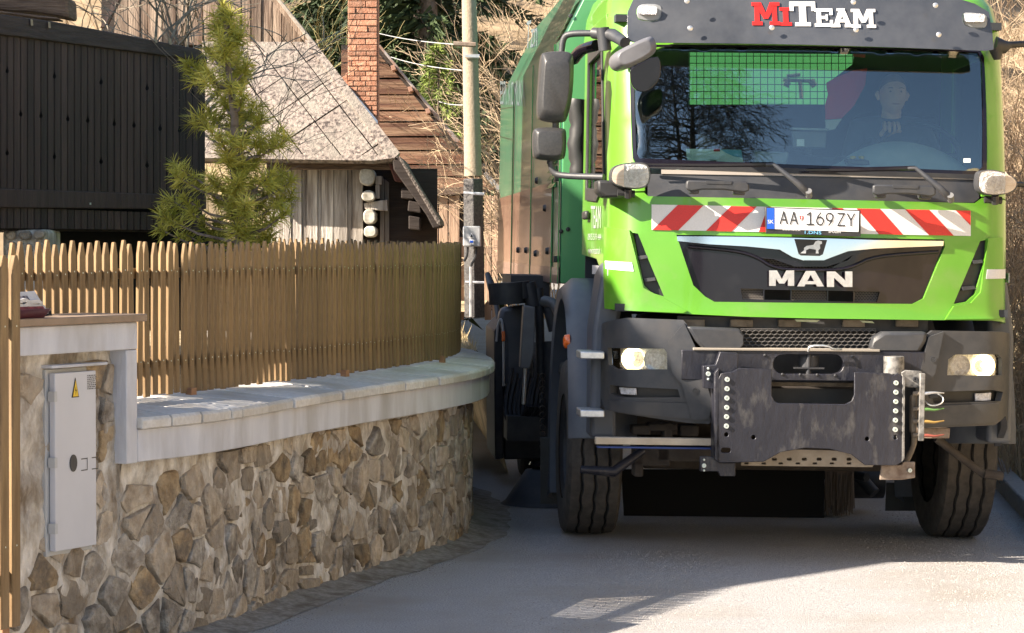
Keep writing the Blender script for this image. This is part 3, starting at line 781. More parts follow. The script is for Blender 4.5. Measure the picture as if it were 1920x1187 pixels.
# roof: lime cap with rounded front
mb = MB(); rings = []; n = 40
for w_, ins_, vv in ((2.86, .0, 0), (3.0, .03, .10), (3.1, .10, .25), (3.16, .25, .5)):
    rg = []
    for k in range(n + 1):
        s = -HW - 1.4 + (2 * HW + 2.8) * k / n; u, v = CS(s); u = u * (1 - ins_ * .5); rg.append((u, max(v, 0) + prof(2.86) + vv * max(0, 1 - v / 1.9), w_))
    rings.append(rg)
vs = [p for r in rings for p in r]; m_ = n + 1
fs = [(i * m_ + k, i * m_ + k + 1, (i + 1) * m_ + k + 1, (i + 1) * m_ + k) for i in range(3) for k in range(n)] + [tuple(3 * m_ + k for k in range(m_))]
mb.add(vs, fs); mb.build('roof', M_lime, truck, smooth=50)
# back wall, floor, interior
bw = sheet('back_wall', [(-1.06, 1.3), (1.06, 1.3), (1.06, 2.95), (-1.06, 2.95)], M_inter, truck, vf=lambda a, b: 1.86, th=.03, holes=[[T(1292, 84, 1.86), T(1606, 84, 1.86), T(1600, 120, 1.86), T(1560, 150, 1.86), T(1552, 196, 1.86), T(1292, 196, 1.86)]])
mb = MB(); mb.box((0, 1.0, 1.33), (2.1, 1.75, .04)); mb.build('floor_pan', M_inter, truck)
mb = MB(); mb.box((0, 1.15, 2.88), (2.1, 1.5, .04)); mb.build('headlining', M_inter, truck)
# wire grid in the rear window
mb = MB()
for k in range(24):
    x = 1293 + k * 13.3; mb.tube([P3(x, 82, 1.82), P3(x, 198, 1.82)], .0022, 4)
for k in range(9):
    y = 92 + k * 13.3; mb.tube([P3(1290, y, 1.815), P3(1608, y, 1.815)], .0022, 4)
mb.build('wire_grid', M_plasd, bw, smooth=0)
# dashboard: long shelf with a hump in front of the driver
mb = MB(); n = 44; vs = []
def hump(u):
    return 2.085 + .140 * max(0, 1 - ((u - .53) / .36) ** 2) ** .8 + .01 * math.sin(u * 5)
for i in range(n + 1):
    u = -1.02 + 2.04 * i / n; h = hump(u)
    for v, w in ((.17, 2.0), (.24, 2.05 + (h - 2.085) * .2), (.32, 2.08 + (h - 2.085) * .6), (.42, h + .018), (.56, h), (.62, h - .06), (.74, 1.7)): vs.append((u, v, w))
fs = [(i * 7 + k, (i + 1) * 7 + k, (i + 1) * 7 + k + 1, i * 7 + k + 1) for i in range(n) for k in range(6)]
mb.add(vs, fs); mb.build('dashboard', M_dash, truck, smooth=60)
def item(name, label, cat, group=None): return empty(name, label, cat, M=TM, group=group)
# steering wheel
sw = MB(); c = Vector(P3(1725, 291, .82)); Rm = Matrix.Rotation(R(-35), 3, 'X')
pts = [c + Rm @ Vector((.225 * math.cos(t), 0, .225 * math.sin(t))) for t in [2 * math.pi * k / 36 for k in range(37)]]
sw.tube(pts, .015, 8, cap=False); swo = sw.build('steering_wheel', M_plas, truck, smooth=60)
mb = MB(); mb.lathe([(-.03, .0005), (-.03, .06), (.02, .07), (.03, .0005)], (0, 0, 0), 'y', 16); mb.v = [tuple(c + Rm @ Vector(p)) for p in mb.v]; mb.build('hub', M_plas, swo, smooth=50)
mb = MB()
for t in (0, math.pi, -math.pi / 2): mb.tube([c + Rm @ Vector((.05 * math.cos(t), 0, .05 * math.sin(t))), c + Rm @ Vector((.22 * math.cos(t), 0, .22 * math.sin(t)))], .014, 6)
mb.build('spoke', M_plas, swo)
# seats
for px_ in (1400, 1690):
    u = T(px_, 200, 1.25)[0]; mb = MB(); mb.box((u, 1.38, 2.05), (.50, .14, .80), Matrix.Rotation(R(-10), 3, 'X')); mb.box((u, 1.1, 1.68), (.5, .5, .14)); so = mb.build('seat', M_seat, truck, .05, seg=3)
# monitor, folder, headset gadget, cable, white sheet
mon = item('small_monitor', 'small dark monitor with white label standing on the dashboard middle', 'monitor')
mb = MB(); mb.prism([T(1484, 245, .45), T(1549, 247, .45), T(1547, 278, .45), T(1486, 276, .45)], lambda a, b: (a, .43, b), lambda a, b: (a, .47, b)); mb.build('housing', mat('mon_grey', (.12, .13, .14), .5), mon, .004)
mb = MB(); mb.prism([T(1482, 240, .46), T(1551, 242, .46), T(1551, 246, .46), T(1482, 244, .46)], lambda a, b: (a, .40, b), lambda a, b: (a, .5, b)); mb.build('hood', mat('hood_grey', (.3, .32, .33), .5), mon, .002)
plate('label', [(1494, 261), (1508, 261), (1508, 274), (1494, 274)], .428, M_white, mon, th=.001, bevel=0)
mb = MB(); mb.tube([P3(1515, 276, .45), P3(1515, 292, .45)], .02, 8); mb.build('stand', M_plasd, mon)
pap = plate('paper', [(1286, 279), (1390, 281), (1394, 306), (1289, 306)], .25, mat('paper_pale', (.75, .85, .8), .6), None, th=.002, bevel=0); pap.matrix_world = TM
tag(pap, 'white printed sheet leaning behind the windscreen on the passenger side', 'paper')
po = plate('print', [(1352, 280.5), (1390, 281.5), (1392, 296), (1375, 293), (1360, 286)], .246, mat('pale_blue', (.15, .45, .6), .6), pap, th=.001, bevel=0)
plate('print', [(1338, 279), (1350, 279), (1350, 284), (1338, 284)], .246, M_red, pap, th=.001, bevel=0)
gd_ = item('yellow_topped_device', 'small black device with two yellow rings on the dashboard', 'device')
mb = MB(); mb.prism(pxr := [T(1586, 298, .3), T(1628, 300, .3), T(1630, 311, .3), T(1588, 310, .3)], lambda a, b: (a, .28, b), lambda a, b: (a, .36, b)); mb.build('body', M_gloss, gd_, .008)
for x in (1599, 1615): 
    mb = MB(); mb.lathe([(0, .014), (.012, .017), (.016, .012), (.012, .004), (.012, .0005)], P3(x, 298, .31), 'z', 14); mb.build('ring', M_yellow, gd_, smooth=50)
mb = MB(); mb.tube([P3(1640, 306, .32), P3(1652, 303, .32)], .018, 8); mb.build('knob', M_gloss, gd_)
cb = MB(); cb.tube(smoothpoly([P3(1405, 305, .3), P3(1430, 280, .4), P3(1480, 272, .5), P3(1500, 285, .42), P3(1560, 300, .35), P3(1575, 290, .33), P3(1590, 300, .32)], 2, False), .004, 5)
co = cb.build('cable', M_plas, None); co.matrix_world = TM; tag(co, 'thin dark cable lying across the dashboard under the monitor', 'cable')
fold = MB(); fold.prism([T(1412, 283, .4), T(1476, 286, .4), T(1472, 308, .4), T(1408, 306, .4)], lambda a, b: (a, .34, b), lambda a, b: (a, .40, b)); fo_ = fold.build('clear_tray', mat('tray_grey', (.16, .18, .18), .3), None, .006); fo_.matrix_world = TM; tag(fo_, 'flat grey tray on the dashboard left of the monitor', 'tray')
# pennants
def pen(name, pts, v, label, m=M_flag):
    o = plate(name, pts, v, m, None, th=.006, bevel=0); o.matrix_world = TM; tag(o, label, 'pennant'); return o
pn = pen('pennant', [(1550, 155), (1568, 145), (1600, 132), (1626, 128), (1622, 160), (1600, 200), (1578, 222), (1548, 224), (1547, 198), (1553, 176), (1550, 165)], 1.2, 'large dark red pennant hanging in the middle of the cab beside the driver')
plate('fringe', [(1548, 225), (1578, 223), (1566, 242), (1548, 246)], 1.2, M_white, pn, th=.004, bevel=0)
pen('pennant', [(1601, 92), (1624, 92), (1622, 108), (1600, 106)], .45, 'small red cloth at the top edge of the windscreen')

# headlamps in the doors corner (indicator + work lamps beside the screen)
def corner_lamp(pts, split, v, sgn, lbl):
    o = plate('side_lamp', pts, v, M_plas, truck, th=.10, bevel=.012)
    cx_ = sum(p[0] for p in pts) / len(pts); cy_ = sum(p[1] for p in pts) / len(pts)
    q = [(cx_ + (x - cx_) * .92, cy_ + (y - cy_) * .9) for x, y in pts]
    plate('reflector', q, v - .003, M_reflect, o, th=.004, bevel=0)
    a = [(x, y) for x, y in q if (x < split) == (sgn < 0)] 
    yt = min(p[1] for p in q); yb = max(p[1] for p in q)
    a2 = a + ([(split, yb - 1), (split, yt + 1)] if sgn < 0 else [(split, yt + 1), (split, yb - 1)])
    a2 = sorted(a2, key=lambda p: math.atan2(p[1] - cy_, p[0] - (split - 15 if sgn < 0 else split + 15)))
    plate('indicator_lens', a2, v - .008, mat('peach_lens', (.75, .55, .42), .2, c2=(.85, .7, .6), scale=6, stretch=(1, 1, 16)), o, th=.003, bevel=0)
    plate('clear_lens', [(cx_ + (x - cx_) * .96, cy_ + (y - cy_) * .95) for x, y in pts], v - .018, M_lens, o, th=.001, bevel=0)
    return o
L1 = smoothpoly([(1144, 330), (1148, 314), (1165, 306), (1205, 304), (1219, 312), (1220, 338), (1212, 352), (1190, 355), (1160, 350), (1146, 342)], 2)
L2 = smoothpoly([(1834, 330), (1838, 320), (1860, 317), (1892, 325), (1908, 338), (1909, 350), (1898, 362), (1870, 367), (1842, 364), (1833, 352)], 2)
corner_lamp(L1, 1170, -.04, -1, ''); corner_lamp(L2, 1885, -.02, 1, '')
for x, y, v in ((1178, 356, .0), (1866, 368, .02)):
    mb = MB(); mb.tube([P3(x, y - 2, v), P3(x, y + 14, v + .02)], .02, 8); mb.tube([P3(x - 20, y + 6, v + .04), P3(x + 12, y + 8, v + .04)], .02, 8); mb.build('lamp_bracket', M_plasd, truck)
mb = MB(); mb.prism([T(1116, 338, .2), T(1146, 340, .2), T(1175, 356, .2), T(1170, 372, .2), T(1130, 372, .2), T(1116, 360, .2)], lambda a, b: (a, .06, b), lambda a, b: (a, .3, b)); mb.build('mirror_foot', M_plasd, truck, .015)

# handles
for x, y in ((1287, 338), (1637, 346)):
    def H(pts, v0, v1, name='front_handle', par=truck, bv=.008):
        mb = MB(); mb.prism([T(x + a, y + b, v0) for a, b in pts], lambda a, b: (a, v0, b), lambda a, b: (a, v1, b)); return mb.build(name, M_plas, par, bv)
    h = H([(0, 2), (5, 0), (112, 2), (118, 7), (118, 20), (108, 23), (70, 18), (30, 18), (8, 21), (0, 16)], -.05, -.015)
    H([(36, 1), (86, 2), (84, 8), (38, 7)], -.053, -.045, 'handle_slot', h, .001)
    H([(5, 12), (25, 14), (24, 26), (8, 25)], -.03, .06, 'handle_foot', h); H([(88, 14), (112, 14), (110, 28), (90, 27)], -.03, .06, 'handle_foot', h)
# wipers
for (x0, y0, x1, y1, x2, y2, xb, yb) in ((1518, 366, 1497, 345, 1450, 308, 1205, 303), (1784, 374, 1762, 352, 1716, 315, 1478, 314)):
    mb = MB(); mb.tube([P3(x0, y0, -.03), P3((x0 + x1) / 2, (y0 + y1) / 2, -.045), P3(x1, y1, -.045), P3(x2, y2, -.01), P3(x2 - 14, y2 + 1, .0)], [.016, .02, .018, .011, .009], 8)
    wo_ = mb.build('wiper_arm', M_plas, truck, smooth=50)
    mb = MB(); mb.tube([P3(x2, y2, .0), P3((x2 + xb) / 2, (y2 + yb) / 2 + 4, .05), P3(xb, yb + 5, .12)], [.012, .012, .008], 6)
    mb.tube([P3(x2 - 2, y2 + 4, .02), P3(xb + 8, yb + 9, .10)], .005, 5); mb.build('wiper_blade', M_gloss, wo_, smooth=50)
    mb = MB(); mb.tube([P3(x0 - 2, y0 - 8, -.06), P3(x0 - 1, y0 + 2, -.02)], .018, 10); mb.build('wiper_cap', mat('wiper_grey', (.13, .13, .13), .5), wo_)

# visor
VV = .07
def vmap(a, b, d): return (a, VV + .10 * (a / 1.0) ** 2 + (.0 if b < 2.72 else (b - 2.72) * .28) + d, b)
VO = [(1178, 60), (1180, 76), (1196, 79), (1500, 84), (1850, 95), (1866, 92), (1866, 60), (1862, 20), (1835, 4), (1800, -6), (1500, -14), (1230, -12), (1192, -6), (1180, 20)]
VOt = [T(x, y, VV + (.06 if x < 1300 or x > 1750 else .02)) for x, y in VO]
LW1 = smoothpoly([(1196, 12), (1206, 7), (1236, 8), (1242, 16), (1240, 34), (1230, 40), (1200, 38), (1194, 28)], 1)
LW2 = smoothpoly([(1806, 26), (1812, 23), (1846, 26), (1852, 34), (1850, 50), (1842, 54), (1812, 50), (1806, 42)], 1)
tv = lambda pts: [T(x, y, VV + .10) for x, y in pts]
visor = sheet('sun_visor', VOt, M_visor, truck, th=.012, holes=[tv(LW1), tv(LW2)], grid=.08, mapf=vmap, bevel=.004)
for LW, (x0, y0, x1, y1) in ((LW1, (1199, 11, 1232, 27)), (LW2, (1811, 26, 1847, 41))):
    vv = VV + .10
    o = plate('lamp_pod', [(sum(p[0] for p in LW) / len(LW) + (x - sum(p[0] for p in LW) / len(LW)) * 1.0, y) for x, y in LW], vv + .02, mat('pod_grey', (.25, .26, .27), .4), visor, th=.03, bevel=.004)
    plate('top_lamp', pxrr(x0, y0, x1, y1, 4), vv - .012, M_reflect, o, th=.035, bevel=.003)
for x, y in ((1294, 53), (1447, 52), (1605, 56), (1760, 65), (1288, 2), (1600, 4), (1754, 10)):
    bolt(x, y, VV - .005 + (0.03 if abs(x - 1520) > 200 else 0.004), .014, M_alu, visor)
# lettering on the visor
def quadglyph(name, quads, x0, y0, x1, y1, v, m, parent, th=.004, vf=None):
    mb = MB()
    for k, q in enumerate(quads):
        e = v - k * .0004
        pts = [T(x0 + (x1 - x0) * a, y1 + (y0 - y1) * b, v) for a, b in q]
        if vf: mb.prism(pts, lambda a, b: (a, vf(a, b) - th - k * .0004, b), lambda a, b: (a, vf(a, b) - k * .0004, b))
        else: mb.prism(pts, lambda a, b: (a, e - th, b), lambda a, b: (a, e, b))
    return mb.build(name, m, parent, smooth=0)
def rc(a, b, c, d): return [(a, b), (c, b), (c, d), (a, d)]
GM = [rc(.1, 0, .27, 1), rc(.73, 0, .9, 1), [(.1, 1), (.34, 1), (.58, .28), (.42, .28)], [(.9, 1), (.66, 1), (.42, .28), (.58, .28)], rc(0, 0, .37, .16), rc(.63, 0, 1, .16), rc(0, .84, .3, 1), rc(.7, .84, 1, 1)]
GI = [rc(.28, 0, .72, 1), rc(0, 0, 1, .18), rc(0, .82, 1, 1)]
GT = [rc(.37, 0, .63, 1), rc(.2, 0, .8, .15), rc(0, .82, 1, 1), rc(0, .62, .15, .86), rc(.85, .62, 1, .86)]
GE = [rc(.12, 0, .36, 1), rc(0, 0, 1, .18), rc(0, .82, 1, 1), rc(.3, .42, .72, .58), rc(.84, .1, 1, .36), rc(.84, .64, 1, .9), rc(.62, .34, .72, .66)]
GA = [[(.1, 0), (.32, 0), (.6, 1), (.4, 1)], [(.9, 0), (.68, 0), (.4, 1), (.6, 1)], rc(.25, .26, .75, .42), rc(0, 0, .4, .15), rc(.6, 0, 1, .15), rc(.28, .86, .62, 1)]
vt = VV - .003
for gl, nm, b, m_ in ((GM, 'letter_m', (1411, 3, 1463, 47), M_red), (GI, 'letter_i', (1463, 13, 1485, 48), M_red), (GT, 'letter_t', (1482, 2, 1530, 49), M_white),
                      (GE, 'letter_e', (1528, 15, 1562, 50), M_white), (GA, 'letter_a', (1558, 15, 1602, 51), M_white), (GM, 'letter_m', (1597, 16, 1643, 52), M_white)):
    quadglyph(nm, gl, *b, VV + .03, m_, visor, vf=lambda a, b: vmap(a, b, 0)[1] - .001)
# antennas and beacons stubs above, roof deflector dark

# mirrors, left side
def housing(name, pts, v0, v1, m, parent=truck, bevel=.03, taper=.85):
    a = [T(x, y, v0) for x, y in pts]; cx_ = sum(p[0] for p in a) / len(a); cz_ = sum(p[1] for p in a) / len(a)
    mb = MB(); n = len(a); vs = []
    for v, f in ((v0, taper * .86), (v0 + (v1 - v0) * .2, .97), (v0 + (v1 - v0) * .45, 1), (v1, .98)):
        vs += [(cx_ + (p[0] - cx_) * f, v, cz_ + (p[1] - cz_) * f) for p in a]
    fs = [tuple(range(n)), tuple(3 * n + k for k in range(n - 1, -1, -1))] + [(r * n + i, r * n + (i + 1) % n, (r + 1) * n + (i + 1) % n, (r + 1) * n + i) for r in range(3) for i in range(n)]
    mb.add(vs, fs); return mb.build(name, m, parent, .006, smooth=60)
M_mir = mat('mirror_black', (.035, .035, .037), .38, c2=(.05, .05, .05), scale=80, bump=.1, bscale=400)
mb = MB(); mb.tube(smoothpoly([P3(1135, 63, .35), P3(1075, 62, .42), P3(1056, 68, .45), P3(1053, 100, .45)], 2, False), .018, 8); arm = mb.build('mirror_arm', M_plas, truck, smooth=60)
mb = MB(); mb.tube(smoothpoly([P3(1042, 225, .42), P3(1040, 300, .42), P3(1032, 302, .42), P3(1036, 322, .42), P3(1050, 330, .40), P3(1132, 332, .25)], 2, False), .018, 8); mb.build('mirror_arm', M_plas, truck, smooth=60)
mm_ = housing('main_mirror', smoothpoly([(1020, 95), (1072, 93), (1079, 110), (1076, 180), (1066, 222), (1058, 230), (1016, 226), (1008, 214), (1012, 150), (1015, 105)], 2), .32, .50, M_mir)
plate('mirror_glass', [(1022, 104), (1070, 103), (1072, 180), (1060, 220), (1016, 218)], .503, M_mirror, mm_, th=.003)
w2 = housing('wide_mirror', smoothpoly([(1004, 238), (1060, 238), (1064, 248), (1063, 290), (1056, 301), (1006, 299), (1000, 288), (1000, 248)], 2), .34, .48, M_mir)
plate('mirror_glass', [(1007, 246), (1057, 246), (1056, 292), (1007, 291)], .483, M_mirror, w2, th=.003)
mb = MB(); mb.tube([P3(1112, 62, .30), P3(1150, 66, .22), P3(1172, 80, .06)], [.03, .035, .03], 10); mb.tube([P3(1130, 52, .25), P3(1135, 95, .25)], .035, 10); arm2 = mb.build('mirror_joint', M_plas, truck, smooth=50)
fm = housing('kerb_mirror', smoothpoly([(1150, 102), (1162, 92), (1218, 65), (1230, 68), (1236, 90), (1226, 104), (1172, 131), (1156, 128), (1148, 116)], 2), -.28, -.05, mat('kerb_mirror_grey', (.12, .12, .13), .4, c2=(.15, .15, .16), scale=9))
plate('mirror_glass', smoothpoly([(1182, 128), (1232, 102), (1240, 118), (1238, 150), (1215, 172), (1196, 172), (1184, 160), (1181, 140)], 1), .02, M_gloss, fm, th=.02, bevel=.004)
mb = MB(); mb.tube(smoothpoly([P3(1118, 85, .45), P3(1090, 92, .6), P3(1075, 112, .7)], 2, False), [.03] * 9 + [.025] if False else .032, 8); mb.build('corner_deflector', M_gloss, truck, smooth=60)
# right side arms
mb = MB(); mb.tube([P3(1866, 85, .3), P3(1885, 88, .3), P3(1895, 84, .32), P3(1960, 80, .35)], [.05, .035, .018, .018], 8); mb.tube([P3(1868, 90, .3), P3(1870, 112, .3)], [.045, .02], 8); mb.build('mirror_arm', M_plasd, truck, smooth=50); mb = MB()
mb.tube([P3(1890, 344, .3), P3(1960, 350, .4)], .014, 6); mb.build('mirror_arm', M_plasd, truck, smooth=50)
# cylindrical bundle behind the cab
mb = MB(); n = 12; mb.tube([(T(1084, y, 2.05)[0] + .008 * math.sin(k), 2.05, T(1084, y, 2.05)[1]) for k, y in enumerate(range(330, 180, -12))], [.06 if k % 2 else .052 for k in range(13)], 10)
mb.build('air_hose', M_plasd, truck, smooth=50)
mb = MB(); mb.box((0, 2.15, 1.5), (1.9, .3, .5)); mb.build('cab_rear_tank', M_chas, truck, .03)

# warning band
def mapq(px, py, dv): s, w = Fp(px, py, dv); return cmap(dv)(s, w, 0)
BX0, BX1 = 1222, 1820
by0 = lambda x: 383.5 + (x - BX0) * (395 - 383.5) / (BX1 - BX0)
by1 = lambda x: 431 + (x - BX0) * (442.5 - 431) / (BX1 - BX0)
csheet('warning_band', [(BX0, by0(BX0)), (1500, by0(1500)), (BX1, by0(BX1)), (BX1, by1(BX1)), (1500, by1(1500)), (BX0, by1(BX0))], mat('band_white', (.62, .60, .58), .45, c2=(.7, .68, .66), scale=200), dv=-.004, th=.003, bevel=0)
M_band = mat('band_red', (.52, .025, .018), .4, c2=(.60, .03, .02), scale=150)
for a in (1222, 1322, 1421):   # red stripes leaning right on the left half: bottom x, top x = +48
    b0, b1, t1, t0 = a + 2, a + 50, a + 97, a + 49
    if a == 1421: b1 = min(b1, 1445); t0, t1 = 1440, 1446
    csheet('red_stripe', [(b0, by1(b0)), (b1, by1(b1)), (t1, by0(t1)), (t0, by0(t0))], M_band, dv=-.007, th=.002, bevel=0)
for b0, b1, t1, t0 in ((1576, 1596, 1580, 1560), (1648, 1693, 1650, 1606), (1742, 1788, 1742, 1697), ):
    csheet('red_stripe', [(b0, by1(b0)), (b1, by1(b1)), (t1, by0(t1)), (t0, by0(t0))], M_band, dv=-.007, th=.002, bevel=0)
csheet('red_stripe', [(1819.5, by1(1820) - 20), (1819.5, by0(1820)), (1792, by0(1792))], M_band, dv=-.007, th=.002, bevel=0)

# number plate
pv = -.03
NP = [(1437, 389), (1612, 395), (1612, 436), (1437, 431)]
npo = plate('number_plate', [(1435, 388), (1614, 394), (1614, 444), (1437, 438)], pv, M_plasd, truck, th=.03, bevel=.003)
plate('plate_face', [(1438, 390), (1611, 396), (1610, 435), (1438, 429)], pv - .003, M_white, npo, th=.002, bevel=.001)
plate('blue_field', [(1438, 390), (1452, 390.5), (1452, 429.5), (1438, 429)], pv - .005, M_bluep, npo, th=.0015, bevel=0)
def tq(x0, y0, x1, y1, v, sl=.033):
    return lambda a, b, d: P3(x0 + (x1 - x0) * a, y1 + (y0 - y1) * b + sl * (x1 - x0) * a, v + d)
text('letters', 'SK', M_white, npo, tq(1439.5, 412, 1450.5, 419, pv - .006), .001)
def thin(name, strokes, x0, y0, x1, y1, v, wpx=2.0, m=M_black, sl=0, parent=None):
    mb = MB(); r_ = wpx / 355 / 2 * 1.0
    for k, st in enumerate(strokes):
        pts = [P3(x0 + (x1 - x0) * a, y1 + (y0 - y1) * b + sl * (x1 - x0) * a, v) for a, b in st]
        for p, q in zip(pts, pts[1:]):
            P, Q = Vector(p), Vector(q); d = (Q - P).normalized(); n_ = Vector((-d.z, 0, d.x)) * r_; P = P - d * r_ * .7; Q = Q + d * r_ * .7
            e = Vector((0, -.0001 * (len(mb.f) % 9), 0))
            mb.add([P - n_ + e, Q - n_ + e, Q + n_ + e, P + n_ + e], [(0, 1, 2, 3)])
    return mb.build(name, m, parent or npo, smooth=0, fixn=False)
def arc(cx_, cy_, rx, ry, a0, a1, n=10): return [(cx_ + rx * math.cos(R(a0 + (a1 - a0) * k / n)), cy_ + ry * math.sin(R(a0 + (a1 - a0) * k / n))) for k in range(n + 1)]
GLY = {'A': [[(0, 0), (.5, 1), (1, 0)], [(.18, .32), (.82, .32)]], '1': [[(.05, .8), (.5, 1), (.5, 0)], [(0, 0), (1, 0)]],
       '6': [arc(.5, .32, .48, .32, 0, 360, 14), [(.02, .34), (.2, .7), (.62, 1)]], '9': [arc(.5, .68, .48, .32, 0, 360, 14), [(.98, .66), (.8, .3), (.38, 0)]],
       'Z': [[(0, 1), (.95, 1), (0, 0), (1, 0)]], 'Y': [[(0, 1), (.5, .45), (1, 1)], [(.5, .45), (.5, 0)]]}
for ch, xa in (('A', 1463), ('A', 1482), ('1', 1513), ('6', 1531), ('9', 1549), ('Z', 1571), ('Y', 1589)):
    y_ = 397 + (xa - 1463) * .033
    thin('letter', GLY[ch], xa, y_, xa + 13, y_ + 22.5, pv - .0055, 2.6, mat('plate_ink', (.03, .03, .035), .5) if ch == 'A' and xa == 1463 else bpy.data.materials['plate_ink'])
plate('crest', [(1499, 405), (1507, 405.3), (1506.5, 410), (1503, 414), (1499.5, 410)], pv - .005, M_red, npo, th=.001, bevel=0)
thin('crest_cross', [[(.5, 0), (.5, 1)], [(.1, .6), (.9, .6)]], 1501, 406, 1505, 412, pv - .0065, 1.0, M_white)
text('letters', '1.DNS', mat('sky_print', (.2, .55, .85), .5), npo, tq(1509, 432.5, 1540, 438.5, pv - .002), .001)
text('letters', 'www.1dns.sk', M_white, npo, tq(1467, 428, 1501, 432, pv - .002), .001)
text('letters', 'EPOLEN', M_white, npo, tq(1554, 432, 1576, 436.5, pv - .002), .001)

# grille insert
csheet('grille_panel', [(1266, 438), (1774, 447), (1774, 464), (1734, 563), (1712, 573), (1340, 569), (1320, 558), (1298, 537)], M_gloss, dv=.02, th=.02, bevel=.003,
       holes=[[(1433, 543), (1482, 544), (1482, 563), (1433, 562)], [(1553, 545), (1600, 546), (1600, 566), (1553, 565)], [(1388, 541), (1431, 542), (1431, 562), (1392, 561)], [(1484, 544), (1551, 545), (1551, 564), (1484, 563)], [(1602, 546), (1650, 547), (1645, 566), (1602, 566)],
              [(1420, 484), (1450, 486), (1490, 500), (1550, 500), (1590, 488), (1600, 478), (1560, 502), (1500, 508), (1450, 500)]])
# sculpted ridge over the mouth
def ribbon(name, pts, r, m, dv=-.01, parent=truck, n=8):
    mb = MB(); mb.tube([mapq(x, y, dv) for x, y in smoothpoly(pts, 2, False)], r, n); return mb.build(name, m, parent, smooth=60)
ribbon('grille_ridge', [(1290, 462), (1380, 470), (1420, 482), (1450, 503), (1500, 507), (1570, 507), (1600, 500), (1640, 480), (1760, 472)], .010, M_gloss, .014)
# chrome wing
csheet('chrome_wing', [(1270, 443), (1400, 444), (1490, 446), (1520, 447), (1552, 447), (1640, 450), (1769, 452), (1768, 461), (1640, 466), (1590, 471), (1563, 481), (1545, 488), (1505, 488), (1486, 482), (1462, 468), (1400, 462), (1330, 458), (1271, 452)], M_chrome, dv=-.015, th=.05, bevel=.007, smooth=60)
bd = csheet('badge', [(1490, 448), (1551, 450), (1543, 477), (1537, 480), (1502, 479), (1498, 476)], M_plasd, dv=-.022, th=.008, bevel=.001)
csheet('lion_emblem', [(1400 + z[0] / 5.935, 360 + z[1] / 5.935) for z in [(600, 682), (640, 648), (640, 622), (668, 600), (745, 588), (765, 552), (795, 540), (836, 550), (838, 575), (815, 585), (818, 630), (796, 652), (802, 685), (770, 684), (772, 642), (700, 630), (662, 648), (660, 684)]], M_alu, bd, dv=-.026, th=.003, grid=None, bevel=0)
# maker's name
GMb = [rc(0, 0, .25, 1), rc(.75, 0, 1, 1), [(.0, 1), (.3, 1), (.6, .15), (.4, .15)], [(1, 1), (.7, 1), (.4, .15), (.6, .15)]]
GAb = [[(0, 0), (.26, 0), (.58, 1), (.34, 1)], [(1, 0), (.74, 0), (.42, 1), (.66, 1)], rc(.24, .14, .78, .34)]
GNb = [rc(0, 0, .27, 1), rc(.73, 0, 1, 1), [(0, 1), (.32, 1), (1, 0), (.68, 0)]]
for nm, gq, b in (('letter_m', GMb, (1442, 507, 1488, 536)), ('letter_a', GAb, (1494, 508, 1544, 537)), ('letter_n', GNb, (1550, 509, 1597, 538))):
    quadglyph(nm, gq, *b, .02, M_alu, truck, .018)
# honeycomb meshes
def honey(name, x0, y0, x1, y1, v, cell, m, parent=truck, r=.0022, clip=None):
    mb = MB(); rx = cell; ry = cell * .58; j = 0; y = y0
    while y < y1 + ry:
        x = x0 + (rx / 2 if j % 2 else 0)
        while x < x1 + rx / 2:
            pts = [(x + dx * rx / 2, y + dy * ry) for dx, dy in ((-1, .33), (-1, -.33), (0, -.66), (1, -.33))]
            pts = [(min(x1, max(x0, a)), min(y1, max(y0, b))) for a, b in pts]
            if clip is None or inpoly((x, y), clip):
                for a, b in zip(pts, pts[1:]):
                    if abs(a[0] - b[0]) + abs(a[1] - b[1]) > .5: mb.tube([P3(a[0], a[1], v), P3(b[0], b[1], v)], r, 3, cap=False)
            x += rx
        y += ry; j += 1
    return mb.build(name, m, parent, smooth=60, fixn=False)
M_hon = mat('mesh_grey', (.15, .135, .12), .5)
honey('honeycomb_mesh', 1389, 542, 1431, 562, .085, 5.6, M_hon); honey('honeycomb_mesh', 1484, 544, 1551, 564, .085, 5.6, M_hon); honey('honeycomb_mesh', 1602, 546, 1649, 566, .09, 5.6, M_hon)
honey('honeycomb_mesh', 1405, 470, 1610, 505, .10, 6, M_hon)
honey('honeycomb_mesh', 1388, 617, 1642, 655, .06, 11.5, mat('mesh_dark', (.07, .065, .06), .5), r=.003)
plate('radiator_back', [(1380, 430), (1660, 436), (1660, 800), (1380, 800)], .30, M_chas, th=.02)

# ---- bumper
def bsheet(name, pts, m, dv=0, th=.03, holes=(), grid=.06, bevel=.01, parent=truck): return csheet(name, pts, m, parent, dv, th, holes, grid, bevel)
HL = [(1146, 652), (1246, 654), (1252, 662), (1252, 693), (1160, 692), (1148, 684)]
HRr = [(1777, 674), (1790, 665), (1868, 664), (1874, 672), (1874, 704), (1775, 704)]
FGL = [(1150, 722), (1272, 730), (1276, 745), (1168, 745), (1150, 738)]
FGR = [(1745, 735), (1860, 731), (1876, 735), (1872, 752), (1750, 756)]
bl = sheet('bumper_corner', [(-HW - .10, 1.22), (-HW - .10, .70)] + Fs([(1135, 748), (1142, 768), (1200, 780), (1290, 793), (1330, 795), (1342, 782), (1335, 735), (1312, 680), (1290, 610), (1282, 600), (1180, 596), (1150, 602)], -.02), M_plas, truck, th=.035,
           holes=[Fs(HL, -.02), Fs(FGL, -.02)], grid=.06, mapf=cmap(-.02), bevel=.012, seg=3)
